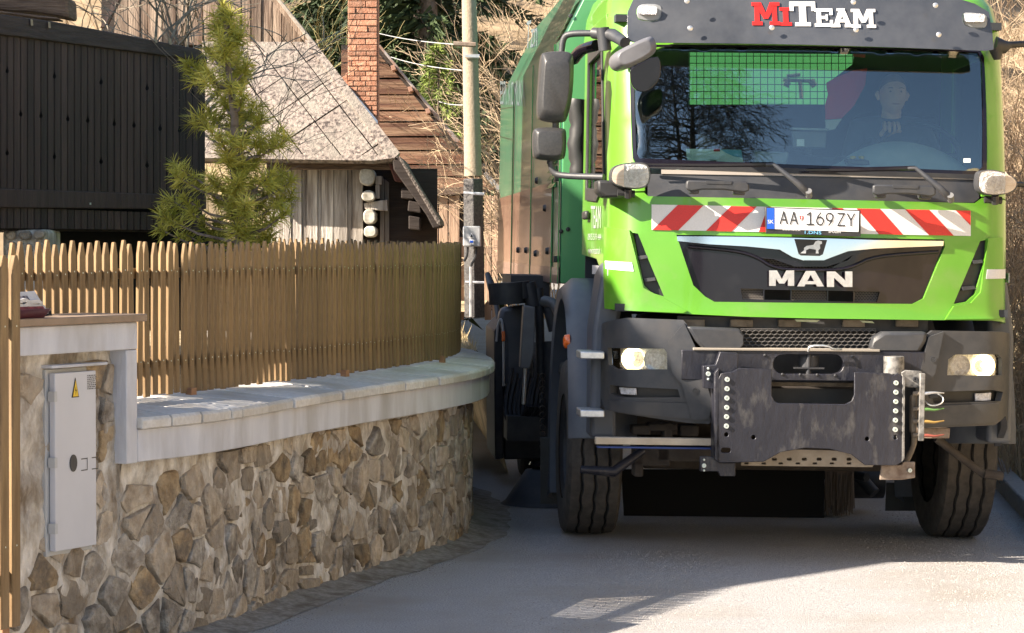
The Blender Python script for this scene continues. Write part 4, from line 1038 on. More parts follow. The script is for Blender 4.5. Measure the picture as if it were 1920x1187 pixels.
br = sheet('bumper_corner', Fs([(1738, 628), (1748, 620), (1875, 622)], -.02) + [(HW + .10, 1.20), (HW + .10, .60)] + Fs([(1880, 780), (1862, 797), (1722, 803), (1716, 790), (1716, 730)], -.02), M_plas, truck, th=.035,
           holes=[Fs(HRr, -.02), Fs(FGR, -.02)], grid=.06, mapf=cmap(-.02), bevel=.012, seg=3)
# sculpted raised ribs of the corners
csheet('bumper_rib', [(1255, 640), (1285, 606), (1310, 660), (1338, 760), (1330, 785), (1300, 788), (1280, 720), (1262, 700)], M_plas, bl, dv=-.045, th=.03, bevel=.012)
csheet('bumper_rib', [(1740, 632), (1768, 622), (1752, 700), (1732, 728), (1718, 720)], M_plas, br, dv=-.045, th=.03, bevel=.012)
csheet('bumper_lower', [(1150, 750), (1290, 756), (1300, 786), (1160, 772)], M_plas, bl, dv=-.035, th=.02, bevel=.01)
csheet('bumper_lower', [(1725, 762), (1868, 756), (1864, 792), (1722, 799)], M_plas, br, dv=-.035, th=.02, bevel=.01)
for (bpar, pts, back) in ((bl, FGL, .03), (br, FGR, .03)):
    csheet('lamp_recess', [(x, y) for x, y in pts], M_plasd, bpar, dv=back, th=.01, bevel=0)
csheet('fog_lamp', [(1158, 726), (1192, 728), (1193, 741), (1162, 739)], M_reflect, bl, dv=.008, th=.01, bevel=.002)
csheet('fog_lamp', [(1829, 738), (1860, 736), (1859, 751), (1829, 752)], M_reflect, br, dv=.008, th=.01, bevel=.002)
for bpar, pts, c1, c2 in ((bl, HL, (1184, 673, 22), (1226, 674, 20)), (br, HRr, (1846, 686, 22), (1802, 686, 20))):
    hl = csheet('headlamp', [(x, y) for x, y in pts], M_reflect, bpar, dv=.035, th=.01, bevel=0)
    for (x, y, r), lit in ((c1, True), (c2, False)):
        s, w = Fp(x, y, .0); c = cmap(.022)(s, w, 0); rr_ = r / 355
        mb = MB(); mb.lathe([(-.010, rr_), (.002, rr_ * .9), (.012, rr_ * .6), (.016, rr_ * .2), (.006, rr_ * .16), (.006, .0005)], c, 'y', 24)
        mb.build('lit_bulb' if lit else 'reflector_bowl', M_light if lit else M_reflect, hl, smooth=60)
    csheet('lens', [(x, y) for x, y in pts], M_lens, hl, dv=.0, th=.001, bevel=0)
for x, y, p_ in ((1284, 664, bl), (1306, 733, bl), (1748, 674, br)):
    s, w = Fp(x, y, -.05); c = cmap(-.047)(s, w, 0)
    mb = MB(); mb.lathe([(0, .017), (-.003, .017), (-.003, .013), (.001, .012), (.001, .009), (-.004, .008), (-.004, .004), (0, .003), (0, .0004)], c, 'y', 16); mb.build('bumper_bolt', M_plas, p_, smooth=50)
# upper pads
for pts in ([(1288, 612), (1385, 616), (1394, 624), (1394, 648), (1388, 655), (1318, 654), (1305, 640)], [(1632, 655), (1640, 632), (1656, 622), (1740, 622), (1738, 640), (1726, 660), (1640, 660)]):
    o = plate('bumper_pad', pts, -.02, M_plas, th=.10, bevel=.02)
plate('upper_gap', [(1270, 592), (1740, 598), (1740, 622), (1270, 618)], .14, M_chas, th=.02)
for x in (1300, 1390, 1480, 1600, 1700):
    mb = MB(); mb.box(P3(x, 606, .12), (.12, .03, .04)); mb.build('latch_bracket', M_dusty, truck, .004)
for pts in ([(1490, 599), (1537, 600), (1532, 604), (1494, 603)], [(1612, 601), (1635, 602), (1640, 606), (1618, 605)]):
    plate('paper_tag', pts, .10, mat('tag_pale', (.5, .58, .4), .6) if 'tag_pale' not in bpy.data.materials else bpy.data.materials['tag_pale'], th=.002, bevel=0)
# crossbeam with oval hole, slot and tow pin
OV = rr(1450, 665, 1582, 701, 18, 6)
xb_ = plate('crossbeam', [(1278, 656), (1735, 660), (1735, 716), (1278, 712)], -.02, M_steel, th=.06, holes=[OV], bevel=.004)
plate('beam_top', [(1300, 652), (1650, 655), (1650, 660), (1300, 657)], -.03, mat('dusty_edge', (.28, .25, .21), .8), xb_, th=.09, bevel=.003)
for x, y in ((1434, 666), (1598, 669), (1467, 702), (1500, 702.5), (1532, 703), (1566, 704)): bolt(x, y, -.021, .008, M_chas, xb_)
mb = MB(); mb.lathe([(-.035, .055), (.035, .055)], P3(1516, 680, .05), 'z', 16); mb.lathe([(-.06, .014), (.06, .014)], P3(1516, 680, .0), 'z', 10); mb.box(P3(1516, 690, .01), (.16, .05, .008)); mb.build('tow_coupling', M_chas, xb_, smooth=50)
mb = MB(); mb.tube(smoothpoly([P3(1515, 659, -.05), P3(1518, 648, -.07), P3(1552, 648, -.07), P3(1562, 655, -.07), P3(1578, 655, -.05)], 1, False), .006, 6); mb.build('pin_handle', M_alu, xb_, smooth=60)
plate('lower_beam', [(1430, 716), (1610, 718), (1610, 726), (1430, 724)], .10, M_dusty, th=.02)
plate('lower_shield', [(1430, 728), (1610, 730), (1610, 756), (1430, 756)], .16, M_plasd, th=.02)
# plough mounting plate
pvv = -.17
PL = [(1346, 712), (1352, 700), (1374, 697), (1386, 690), (1447, 692), (1447, 742), (1452, 752), (1460, 756), (1585, 758), (1597, 752), (1602, 740), (1602, 698), (1668, 700), (1676, 704), (1684, 700), (1693, 706), (1692, 866), (1680, 873), (1622, 872), (1596, 852), (1556, 842), (1508, 840), (1464, 848), (1432, 866), (1350, 868), (1342, 860)]
H1 = [rr(x - 4, y - 4, x + 4, y + 4, 3.9, 3) for x, y in ((1413, 820), (1626, 823), (1362, 815), (1679, 820))]
sl = [rr(1352, 840, 1370, 849, 4, 3), rr(1670, 844, 1692, 852, 3, 3)]
plw = plate('plough_plate', PL, pvv, M_steel, th=.02, holes=H1 + sl[:1], bevel=.003)
for x, y0_ in ((1363.5, 711.5), (1680, 718)):
    for k in range(6): bolt(x - k * .3, y0_ + k * 17.5, pvv - .001, .0135, M_zinc, plw, .010, 14, 'washer_bolt', True)
# folded edges and ribs
for (a, b) in (((1388, 700), (1390, 772)),): pass
mb = MB(); mb.prism([T(x, y, pvv) for x, y in [(1348, 690), (1350, 866), (1340, 862), (1340, 700)]], lambda a, b: (a, pvv - .0, b), lambda a, b: (a, -.02, b)); mb.build('side_flange', M_steel, plw, .003)
mb = MB(); mb.prism([T(x, y, pvv) for x, y in [(1692, 702), (1697, 706), (1696, 860), (1691, 866)]], lambda a, b: (a, pvv - .002, b), lambda a, b: (a, -.02, b)); mb.build('side_flange', M_wornb, plw, .002)
plate('mount_bracket', [(1350, 660), (1384, 662), (1384, 712), (1346, 716), (1346, 730), (1320, 728), (1318, 686), (1342, 684)], -.12, M_steel, th=.06, bevel=.004)
for y in (691, 701, 711): bolt(1328, y, -.121, .007 if y != 701 else .013, M_zinc, plw, hole=(y == 701))
plate('lower_tab', [(1312, 856), (1348, 856), (1350, 868), (1379, 868), (1379, 893), (1350, 893), (1346, 884), (1312, 884)], -.13, M_steel, th=.02, bevel=.004)
for x, y, h_ in ((1320, 862, 0), (1320, 873, 1), (1320, 882, 0)): bolt(x, y, -.131, .012 if h_ else .006, M_zinc, plw, hole=bool(h_))
plate('lower_tab', [(1652, 872), (1690, 872), (1694, 866), (1716, 866), (1716, 896), (1690, 900), (1650, 900)], -.13, M_rust, th=.02, bevel=.004)
bolt(1706, 882, -.131, .012, M_zinc, plw, hole=True)
mb = MB(); mb.tube([P3(1676, 668, -.08), P3(1676, 702, -.08)], .055, 16); mb.build('worn_cylinder', M_wornb, plw, .004, smooth=50)
plate('worn_bracket', [(1690, 698), (1698, 694), (1728, 696), (1731, 722), (1726, 728), (1694, 726)], -.13, M_wornb, plw, th=.02, bevel=.004); bolt(1716, 711, -.131, .014, M_chas, plw, hole=True)
mb = MB(); mb.box2(P3(1725.5, 700, -.16), (P3(1729.5, 826, -.12))); mb.build('connector_bar', M_wornb, plw, .003)
for k, (y, m_) in enumerate(((738, M_alu), (767, mat('green_hose', (.10, .22, .06), .5)), (790, mat('amber_hose', (.35, .22, .06), .5)), (816, mat('red_hose', (.28, .07, .05), .5)))):
    mb = MB(); mb.tube([P3(1733, y, -.15), P3(1752, y + (2 if k else -2), -.16), P3(1770, y - 1, -.14)], [.010, .006, .003], 8); mb.build('brake_coupling', m_, plw, smooth=50)
    mb = MB(); mb.tube([P3(1712, y, -.13), P3(1726, y, -.14)], .012, 8); mb.build('pipe_fitting', M_dusty, plw, smooth=50)
mb = MB(); mb.tube(smoothpoly([P3(1734, 752, -.14), P3(1745, 762, -.16), P3(1766, 758, -.16), P3(1770, 746, -.15), P3(1758, 738, -.14)], 2, False), .004, 6); mb.build('looped_wire', M_alu, plw, smooth=60)
mb = MB(); mb.tube([P3(1758, 741, -.13), P3(1742, 742, -.13)], .015, 8); mb.build('socket', M_plasd, plw)
mb = MB(); mb.tube(smoothpoly([P3(1713, 740, -.1), P3(1712, 800, -.1), P3(1716, 830, -.08), P3(1700, 865, -.02)], 2, False), .016, 8); mb.tube([P3(1712, 742, -.1), P3(1712, 810, -.1)], .019, 6); mb.build('hydraulic_hose', M_dusty, plw, smooth=60)
plate('right_bracket_box', [(1722, 803), (1782, 803), (1780, 822), (1728, 822)], .05, M_rust, th=.08, bevel=.004)
# under tray with holes
uh = [rr(x - 5, 861 - 3, x + 5, 861 + 3, 2.9, 3) for x in range(1452, 1640, 28)] + [rr(x - 4.5, 869 - 2, x + 4.5, 869 + 2, 1.9, 2) for x in range(1400, 1620, 32)]
plate('under_tray', [(1390, 866), (1460, 842), (1600, 846), (1640, 868), (1636, 876), (1390, 873)], .02, mat('tray_tan', (.30, .25, .19), .8, c2=(.4, .34, .27), scale=10), th=.02, holes=uh, bevel=0)
mb = MB(); mb.tube([P3(1400, 858, .03), P3(1640, 852, .03)], .01, 6); mb.build('tray_edge', M_dusty, truck)
# side bar with wood strip
mb = MB(); mb.box2(P3(1117, 820, -.02), tuple(Vector(P3(1340, 836, -.02)) + Vector((0, .06, 0)))); wbar = mb.build('wood_bar', M_woodbar, truck, .003)
mb = MB(); mb.box2(P3(1120, 836.5, -.01), tuple(Vector(P3(1340, 843, -.01)) + Vector((0, .05, 0)))); mb.build('blue_strip', mat('dull_blue', (.02, .05, .2), .5), wbar, .002)
mb = MB(); mb.tube([P3(1205, 845, .4), P3(1150, 885, .32), P3(1088, 880, .3)], [.025, .03, .02], 8); mb.build('stabiliser_arm', M_steel, truck, smooth=50)
mb = MB(); mb.tube([P3(1755, 822, .4), P3(1845, 890, .45)], .022, 8); mb.tube([P3(1846, 888, .4), P3(1880, 893, .4)], .025, 8); mb.build('stabiliser_arm', M_under, truck, smooth=50)
# bits seen under bumper left
mb = MB()
for x, y, sx, sy in ((1200, 805, .1, .05), (1240, 800, .16, .04), (1290, 806, .1, .06), (1220, 855, .2, .10), (1195, 875, .05, .10), (1280, 850, .3, .08), (1250, 812, .05, .12)):
    mb.box(P3(x, y, .55), (sx, .15, sy))
mb.box((0, 1.4, .46), (1.5, .16, .16)); mb.box((0, 3.5, .8), (.9, 6.5, .25))
mb.build('axle_and_frame', M_under, truck, .01)
mb = MB(); mb.box((0, 1.9, .82), (1.5, .5, .9)); mb.build('engine_block', M_under, truck, .08)
mb = MB(); mb.box((-.78, 1.05, .74), (.42, .5, .26)); mb.build('tank', M_under, truck, .04)
# steps at left
for y, v0 in ((665, .28), (774, .26)):
    c = T(1108, y, v0); mb = MB(); mb.box((c[0], v0 + .04, c[1]), (.13, .25, .04)); mb.build('step', M_alu, truck, .006)
# wheel arches (black plastic), both sides
for sg in (-1, 1):
    cu, cv, cw = sg * 1.10, 1.40, .50
    mb = MB(); n = 26; vs = []
    for k in range(n + 1):
        t = R(-25 + 200 * k / n); r = .70
        y_ = cv + r * math.cos(t); z_ = cw + .02 + r * 1.18 * math.sin(t)
        y2 = cv + (r + .09) * math.cos(t); z2 = cw + .02 + (r + .09) * 1.2 * math.sin(t)
        vs += [(sg * .86, y_, z_), (sg * 1.235, y_, z_), (sg * 1.245, y2 * .5 + y_ * .5, z2 * .5 + z_ * .5), (sg * 1.18, y2, z2), (sg * .95, y2, z2)]
    fs = [(5 * k + j, 5 * k + j + 1, 5 * k + 6 + j, 5 * k + 5 + j) for k in range(n) for j in range(4)] + [(5 * k + 4, 5 * k, 5 * k + 5, 5 * k + 9) for k in range(n)]
    mb.add(vs, fs); wa = mb.build('wheel_arch', M_fend, truck, smooth=60)
    # filler panel from arch forward to the bumper
    pp = [(.36, .62), (.36, 1.58), (.62, 1.56), (.80, 1.5), (.72, 1.2), (.66, .9), (.66, .62)]
    sheet('arch_panel', pp, M_fend, wa, th=.14, grid=.1, mapf=lambda a, b, d, sg=sg: (sg * (1.15 - .06 * max(0, (b - 1.2)) / .4 - d), a, b), bevel=.025, seg=3)
    mb = MB(); mb.lathe([(0, .03), (.028, .026), (.036, .012), (.036, .0005)], (0, 0, 0), 'x', 14); mb.v = [(cu + sg * (.13 + p[0]), .86 + p[1] * 1.0, 1.12 + p[2] * 1.4) for p in mb.v]; mb.build('side_marker', M_orange, wa, smooth=60)
# wheels
def wheel(name, u, v, r=.50, wd=.31, twin=False):
    c = (u, v, r)
    e = empty('x', '', '') if False else None
    NA = 84; hw = wd / 2
    cols = []   # across the tread
    gx = [-.075, 0.0, .075]
    prof_ = [(-hw * .96, r * .60), (-hw, r * .72), (-hw, r * .86), (-hw * .97, r * .945), (-hw * .86, r * .988)]
    for x in gx: prof_ += [(x - .010, r), (x - .005, r - .014), (x + .005, r - .014), (x + .010, r)]
    prof_ += [(hw * .86, r * .988), (hw * .97, r * .945), (hw, r * .86), (hw, r * .72), (hw * .96, r * .60)]
    mb = MB(); vs = []; m = len(prof_)
    for k in range(NA):
        t = 2 * math.pi * k / NA; ph = k % 4
        z = (0, .007, .007, 0)[ph] - .0035
        for j, (a, rad) in enumerate(prof_):
            aa = a + (z if 5 <= j < m - 5 else 0); r2 = rad
            if j in (3, m - 4) and ph in (0,): r2 -= .006
            vs.append((u + aa, v + r2 * math.sin(t), r + r2 * math.cos(t)))
    fs = [(k * m + i, k * m + i + 1, ((k + 1) % NA) * m + i + 1, ((k + 1) % NA) * m + i) for k in range(NA) for i in range(m - 1)]
    mb.add(vs, fs); ty = mb.build('tyre', M_rubber, truck, smooth=40)
    ty.data.materials.append(M_groove)
    for p in ty.data.polygons:
        i = p.index % (m - 1)
        if i in (6, 10, 14): p.material_index = 1
    sg = -1 if u < 0 else 1
    mb = MB(); mb.lathe([(sg * wd * .40, r * .62), (sg * wd * .46, r * .60), (sg * wd * .40, r * .52), (-sg * .02, r * .48), (-sg * .0, r * .2), (sg * .10, r * .19), (sg * .12, .0005)], c, 'x', 32); mb.build('rim', M_chas, ty, smooth=50)
    return ty
wheel('wheel', -1.065, 1.40); wheel('wheel', 1.065, 1.42)
wheel('wheel', -1.08, 5.2, .48, .28); wheel('wheel', 1.08, 5.2, .48, .28)
# flaps and equipment underneath
plate('mud_flap', [(1662, 905), (1722, 905), (1720, 958), (1660, 958)], 2.1, M_plasd, th=.01)
plate('mud_flap', [(1013, 820), (1046, 820), (1046, 945), (1013, 945)], 2.1, M_plasd, th=.01)
plate('hanging_flap', [(1165, 880), (1546, 880), (1545, 974), (1170, 970)], 2.4, mat('flap_black', (.004, .004, .004), .9), th=.02)
mb = MB(); g4 = random.Random(2)
for k in range(260):
    x = g4.uniform(1548, 1600); mb.tube([P3(x, 876, 2.5), P3(x + g4.uniform(-6, 4), g4.uniform(930, 968), 2.5 + g4.uniform(-.1, .1))], .003, 3, False)
mb.build('side_brush', mat('brush_hair', (.17, .13, .10), .9), truck, smooth=0, fixn=False)
mb = MB(); mb.tube([P3(1570, 905, 2.8), P3(1655, 905, 2.8)], .10, 16); mb.tube([P3(1600, 880, 2.7), P3(1640, 925, 2.6)], .04, 8); mb.tube([P3(1585, 885, 2.7), P3(1625, 895, 2.55)], .03, 8); mb.build('brush_motor', M_chas, truck, smooth=50)
mb = MB(); mb.lathe([(.0, .29), (.02, .26), (.22, .13), (.24, .0005)], (-1.18, 3.1, .0), 'z', 28); mb.build('disc_broom', M_chas, truck, smooth=50)
mb = MB(); mb.lathe([(.25, .11), (.27, .10), (.27, .0005)], (-1.18, 3.1, .0), 'z', 24); mb.build('broom_cap', M_gloss, truck, smooth=50)
# rear fender group seen left of the cab
Vr = 4.0
def slab(name, pts, v0, v1, m, parent=truck, bv=.01):
    mb = MB(); mb.prism([T(x, y, v0) for x, y in pts], lambda a, b: (a, v0, b), lambda a, b: (a, v1, b)); return mb.build(name, m, parent, bv)
fd = slab('rear_mudguard', [(940, 577), (985, 572), (1000, 580), (1000, 725), (946, 724), (945, 640), (940, 610), (934, 600)], 4.3, 4.5, M_fend, bv=.03)
mb = MB(); mb.tube(smoothpoly([P3(931, 640, 4.35), P3(934, 605, 4.32), P3(940, 595, 4.3), P3(944, 620, 4.28), P3(944, 724, 4.28)], 2, False), .008, 6); mb.build('white_edge', mat('edge_pale', (.5, .5, .5), .5), fd, smooth=60)
slab('rear_flap', [(926, 620), (944, 600), (944, 860), (928, 862)], 4.5, 5.6, M_chas)
slab('rear_flap', [(944, 724), (1010, 724), (1016, 860), (946, 862)], 4.6, 4.8, M_chas)
slab('marker_lens', [(941, 621), (947, 621), (947, 640), (941, 640)], 4.26, 4.3, M_orange, bv=.004)
st = slab('strut_cover', [(982, 572), (1004, 576), (1002, 660), (994, 692), (975, 690)], 3.2, 3.34, mat('strut_grey', (.14, .145, .15), .5, c2=(.11, .11, .12), scale=8), bv=.008)
mb = MB(); mb.tube([P3(985, 690, 3.27), P3(981, 758, 3.27)], .012, 8); mb.build('piston_rod', M_alu, st, smooth=60)
mb = MB()
for a, b, r_ in (((990, 530), (1000, 575), .05), ((1010, 540), (1014, 700), .03), ((950, 530), (952, 570), .12), ((975, 528), (978, 560), .06), ((1025, 560), (1040, 620), .04), ((1030, 640), (1032, 800), .05)):
    mb.tube([P3(*a, 3.4), P3(*b, 3.4)], r_, 8)
for k in range(9):
    x = 960 + k * 8; mb.tube(smoothpoly([P3(x, 690 + 10 * (k % 3), 3.9), P3(x - 18, 780, 3.8), P3(x + 10, 800, 3.7), P3(x + 30, 760, 3.6)], 2, False), .016, 6)
mb.box(P3(990, 800, 3.8), (.3, .4, .16)); mb.box(P3(985, 540, 4.2), (.26, 1.0, .18))
mb.build('hoses_and_brackets', M_chas, truck, smooth=50)
sa = MB(); sa.tube(smoothpoly([P3(1020, 565, 2.3), P3(1045, 570, 2.2), P3(1055, 620, 2.1), P3(1058, 700, 2.0)], 2, False), .035, 8); sa.build('bent_bar', M_plas, truck, smooth=60)
sh = MB(); sh.tube([P3(914, 514, 5.5), P3(922, 538, 5.4), P3(930, 570, 5.3), P3(935, 600, 5.2)], [.02, .032, .02, .02], 10); sh.build('side_lever', M_plas, truck, smooth=50)
mb = MB(); 
for k in range(12): mb.lathe([(0, .02), (-.02, .016)], P3(1017, 705 + k * 12, 3.3), 'y', 8)
mb.build('rivet_row', M_dusty, truck)

# ---- box body
UB = 1.17; v0b, v1b = 2.4, 9.2; wb0, wb1 = 1.42, 2.93
prof_b = [(-UB, wb0), (-UB, wb1), (-UB + .30, wb1 + .62), (-UB + .55, wb1 + .85), (UB - .55, wb1 + .85), (UB - .30, wb1 + .62), (UB, wb1), (UB, wb0)]
M_boxside = mat('box_side_paint', (.018, .085, .05), .28, coat=.25, c2=(.026, .13, .07), scale=2)
mb = MB(); mb.prism(prof_b, lambda a, b: (a, v0b + .012, b), lambda a, b: (a, v1b, b)); body = mb.build('box_body', M_boxside, truck, .02)
mb = MB(); mb.prism([(x * .995, z if z > 2 else z + .005) for x, z in prof_b], lambda a, b: (a, v0b - .01, b), lambda a, b: (a, v0b + .010, b)); fr = mb.build('box_front', mat('front_sunlit_green', (.09, .32, .12), .4, coat=.3), truck, .004)  # sunlit look put into a brighter green than the side
for x, y in ((1065, 430), (1052, 434), (1070, 30)): bolt(x, y, v0b - .012, .014, M_plasd, fr)
# lower side with the pinkish house reflection painted in, seams, catches, vents
us = -UB - .004
def sidesheet(name, pts, m, d=.004, parent=body, bevel=0):
    a = [TU(x, y, us) for x, y in pts]; mb = MB(); mb.prism(a, lambda v, w: (us - d, v, w), lambda v, w: (us + .002, v, w)); return mb.build(name, m, parent, bevel)
mb = MB(); mb.box2((us - .003, v0b + .01, wb0 - .002), (us + .001, v1b, wb0 + .10)); mb.build('lower_rail', mat('rail_pinkish', (.16, .10, .085), .4, coat=.4, c2=(.2, .13, .11), scale=6), body)  # rail carries the same pinkish reflection tint
M_pinkrefl = mat('pink_house_reflection', (.13, .07, .05), .3, coat=.3, c2=(.17, .10, .07), scale=3, stretch=(1, 4, .4))  # reflection of sunlit timber, put into the colour
mb = MB(); mb.box2((us - .0015, v0b + .62, wb0 + .10), (us + .001, v1b - .02, 2.06)); mb.build('reflection_panel', M_pinkrefl, body)
for v in (v0b + .03, v0b + .6, 5.0, 7.2):
    mb = MB(); mb.box2((us - .008, v, wb0), (us, v + .02, wb1)); mb.build('side_seam', M_green, body)
for z in (1.55, 2.05, 2.7):
    mb = MB(); mb.box2((us - .03, v0b + .05, z), (us, v0b + .14, z + .04)); mb.build('catch', M_plasd, body, .004)
for v, z in ((3.3, 1.62), (3.3, 2.2), (4.4, 1.6), (4.4, 2.1), (3.6, 1.9), (5.4, 1.62), (6.3, 1.62)):
    mb = MB(); mb.lathe([(0, .025), (-.02, .018), (-.02, .0005)], (us, v, z), 'x', 10); mb.build('rivet', M_plasd, body, smooth=50)
def louver(va, vb_, w0, w1, n, tilt=False):
    for k in range(n):
        w = w0 + (w1 - w0) * k / n; mb = MB()
        if tilt:
            f = lambda w: -UB + .30 * (w - wb1) / .62
            mb.add([(f(w) - .02, va, w), (f(w) - .02, vb_, w), (f(w + .03) - .004, vb_, w + .035), (f(w + .03) - .004, va, w + .035)], [(0, 1, 2, 3)])
        else:
            mb.add([(us - .022, va, w), (us - .022, vb_, w), (us, vb_, w + .035), (us, va, w + .035), (us, va, w), (us, vb_, w)], [(0, 1, 2, 3), (0, 3, 4), (1, 5, 2), (0, 4, 5, 1)])
        mb.build('louvre', M_green, body, smooth=0)
louver(v0b + .35, v0b + .85, 2.02, 2.42, 8); louver(v0b + .25, v0b + .75, 2.95, 3.2, 6, True)
M_let = mat('faded_lettering', (.22, .28, .30), .4)
def side_text(s, x0, yt, yb, x1, yt1, yb1, sl=False, lean=0, m=M_let):
    def f(a, b, d):
        x = x0 + (x1 - x0) * a + lean * b; y = (yb + (yb1 - yb) * a) + ((yt + (yt1 - yt) * a) - (yb + (yb1 - yb) * a)) * b
        if sl:
            # sloped plane: iterate
            u = us
            for _ in range(6): v, w = TU(x, y, u); u = -UB + max(0, w - wb1) * .30 / .62 - .006
            return (u, v, w)
        v, w = TU(x, y, us - .004); return (us - .004, v, w)
    return text('lettering', s, m, body, f, 0)
side_text('Tzn', 984, 40, 92, 1006, 34, 86, True)
side_text('ESPI. KOMUNA', 938, 152, 196, 984, 150, 200)
# phone lettering on the door
ud = -(CA + CR) - .006
def dtext(s, x0, yt, x1, yb):
    return text('lettering', s, M_rose, truck, lambda a, b, d: (ud, *TU(x0 + (x1 - x0) * a, yb + (yt - yb) * b, ud)), 0)
dtext('TEAM', 1108, 386, 1126, 428); dtext('0915 519 444', 1102, 438, 1127, 450); dtext('www.miteam.sk', 1102, 462, 1125, 476)
# yellow-white fittings seen behind the rear window
mb = MB()
for a, b, r_ in (((1468, 150), (1528, 152), .012), ((1475, 143), (1500, 140), .012), ((1500, 152), (1502, 185), .012), ((1520, 150), (1528, 162), .022), ((1470, 155), (1480, 160), .018)):
    mb.tube([P3(*a, 2.25), P3(*b, 2.25)], r_, 8)
mb.build('hose_coupling', mat('pale_brass', (.7, .65, .4), .4, .3), fr, smooth=50)

# ---- driver
drv = empty('person', 'driver in dark jacket behind the windscreen with one hand on the steering wheel', 'person', M=TM)
def skin(name, joints, edges, radii, m, parent, root=0, sub=1):
    me = bpy.data.meshes.new(name); me.from_pydata([Vector(j) for j in joints], edges, [])
    o = bpy.data.objects.new(name, me); col.objects.link(o)
    o.modifiers.new('skin', 'SKIN')
    for i, r_ in enumerate(radii):
        me.skin_vertices[0].data[i].radius = (r_, r_) if not isinstance(r_, tuple) else r_
        me.skin_vertices[0].data[i].use_root = (i == root)
    sb = o.modifiers.new('sub', 'SUBSURF'); sb.levels = 2; sb.render_levels = 2
    dg = bpy.context.evaluated_depsgraph_get(); m2 = bpy.data.meshes.new_from_object(o.evaluated_get(dg)); bpy.data.objects.remove(o)
    return link_mesh(name, m2, m, parent, smooth=80)
vh = 1.12; hd = Vector(P3(1674, 178, vh))
u0, w0 = hd.x, hd.z
sr = Vector(P3(1622, 228, vh)); sl_ = Vector(P3(1735, 226, vh))
hand = Vector(P3(1670, 240, .93)); 
J = [(u0, vh + .12, w0 - .62), (u0, vh + .10, w0 - .42), (u0, vh + .07, w0 - .22), (u0 - .17, vh + .06, w0 - .21), (u0 - .25, vh - .02, w0 - .45), (hand.x - .06, hand.y + .05, hand.z - .06),
     (u0 + .17, vh + .06, w0 - .21), (u0 + .27, vh - .02, w0 - .44), (u0 + .20, .90, w0 - .33), (u0, vh + .04, w0 - .125)]
skin('jacket', J, [(0, 1), (1, 2), (2, 3), (3, 4), (4, 5), (2, 6), (6, 7), (7, 8), (2, 9)], [.17, .18, .16, .095, .065, .045, .095, .065, .045, .068], M_jacket, drv)
# head: one sphere deformed
mb = MB(); n1, n2 = 20, 28; vs = []
for i in range(n1 + 1):
    ph = math.pi * i / n1
    for j in range(n2):
        th = 2 * math.pi * j / n2; x = math.sin(ph) * math.cos(th); y = math.sin(ph) * math.sin(th); z = math.cos(ph)
        fx = .078 * (1 - .22 * max(0, -z) ** 1.5); X = x * fx; Y = y * .098; Z = z * .118
        if y < 0:
            nose = math.exp(-((x / .16) ** 2 + ((z + .05) / .20) ** 2)); Y -= .020 * nose
            for ex in (-.38, .38): Y += .012 * math.exp(-(((x - ex) / .16) ** 2 + ((z - .12) / .10) ** 2))
            Y += .005 * math.exp(-((x / .3) ** 2 + ((z + .48) / .05) ** 2)); Y -= .006 * math.exp(-((x / .35) ** 2 + ((z + .72) / .15) ** 2))
        vs.append((u0 + X, vh - .0 + Y, w0 + Z))
fs = [(i * n2 + j, i * n2 + (j + 1) % n2, (i + 1) * n2 + (j + 1) % n2, (i + 1) * n2 + j) for i in range(n1) for j in range(n2)]
mb.add(vs, fs); mb.tube([(u0, vh + .02, w0 - .07), (u0, vh + .05, w0 - .20)], [.055, .06], 12)
for sx in (-1, 1): mb.tube([(u0 + sx * .076, vh + .012, w0 + .018), (u0 + sx * .086, vh + .014, w0 + .0), (u0 + sx * .078, vh + .01, w0 - .03)], [.012, .016, .008], 8)
mb.build('head', M_skin, drv, smooth=80)
for ex in (-.030, .030):
    mb = MB(); mb.lathe([(-.009, .0005), (-.007, .004), (-.003, .006), (.003, .006)], (u0 + ex, vh - .080, w0 + .014), 'y', 12); mb.build('eye', M_hair, drv, smooth=60)
    mb = MB(); mb.tube([(u0 + ex - .016, vh - .090, w0 + .032), (u0 + ex, vh - .094, w0 + .036), (u0 + ex + .016, vh - .088, w0 + .032)], .0022, 5); mb.build('eyebrow', M_hair, drv)
mb = MB(); mb.tube([(u0 - .022, vh - .094, w0 - .056), (u0, vh - .099, w0 - .057), (u0 + .022, vh - .094, w0 - .056)], [.0015, .0025, .0015], 6); mb.build('mouth', mat('lips', (.35, .14, .11), .6), drv)
mb = MB(); vs = []; m1 = 9
for i in range(m1 + 1):
    ph = math.pi * .52 * i / m1
    for j in range(n2):
        th = 2 * math.pi * j / n2; lim = ph
        if math.sin(th) < 0: lim = ph * (1 - .42 * (-math.sin(th)) ** .6)
        x = math.sin(lim) * math.cos(th); y = math.sin(lim) * math.sin(th); z = math.cos(lim); vs.append((u0 + x * .081, vh + y * .101 + .003, w0 + z * .122 + .001))
mb.add(vs, [(i * n2 + j, i * n2 + (j + 1) % n2, (i + 1) * n2 + (j + 1) % n2, (i + 1) * n2 + j) for i in range(m1) for j in range(n2)]); mb.build('hair', M_hair, drv, smooth=80)
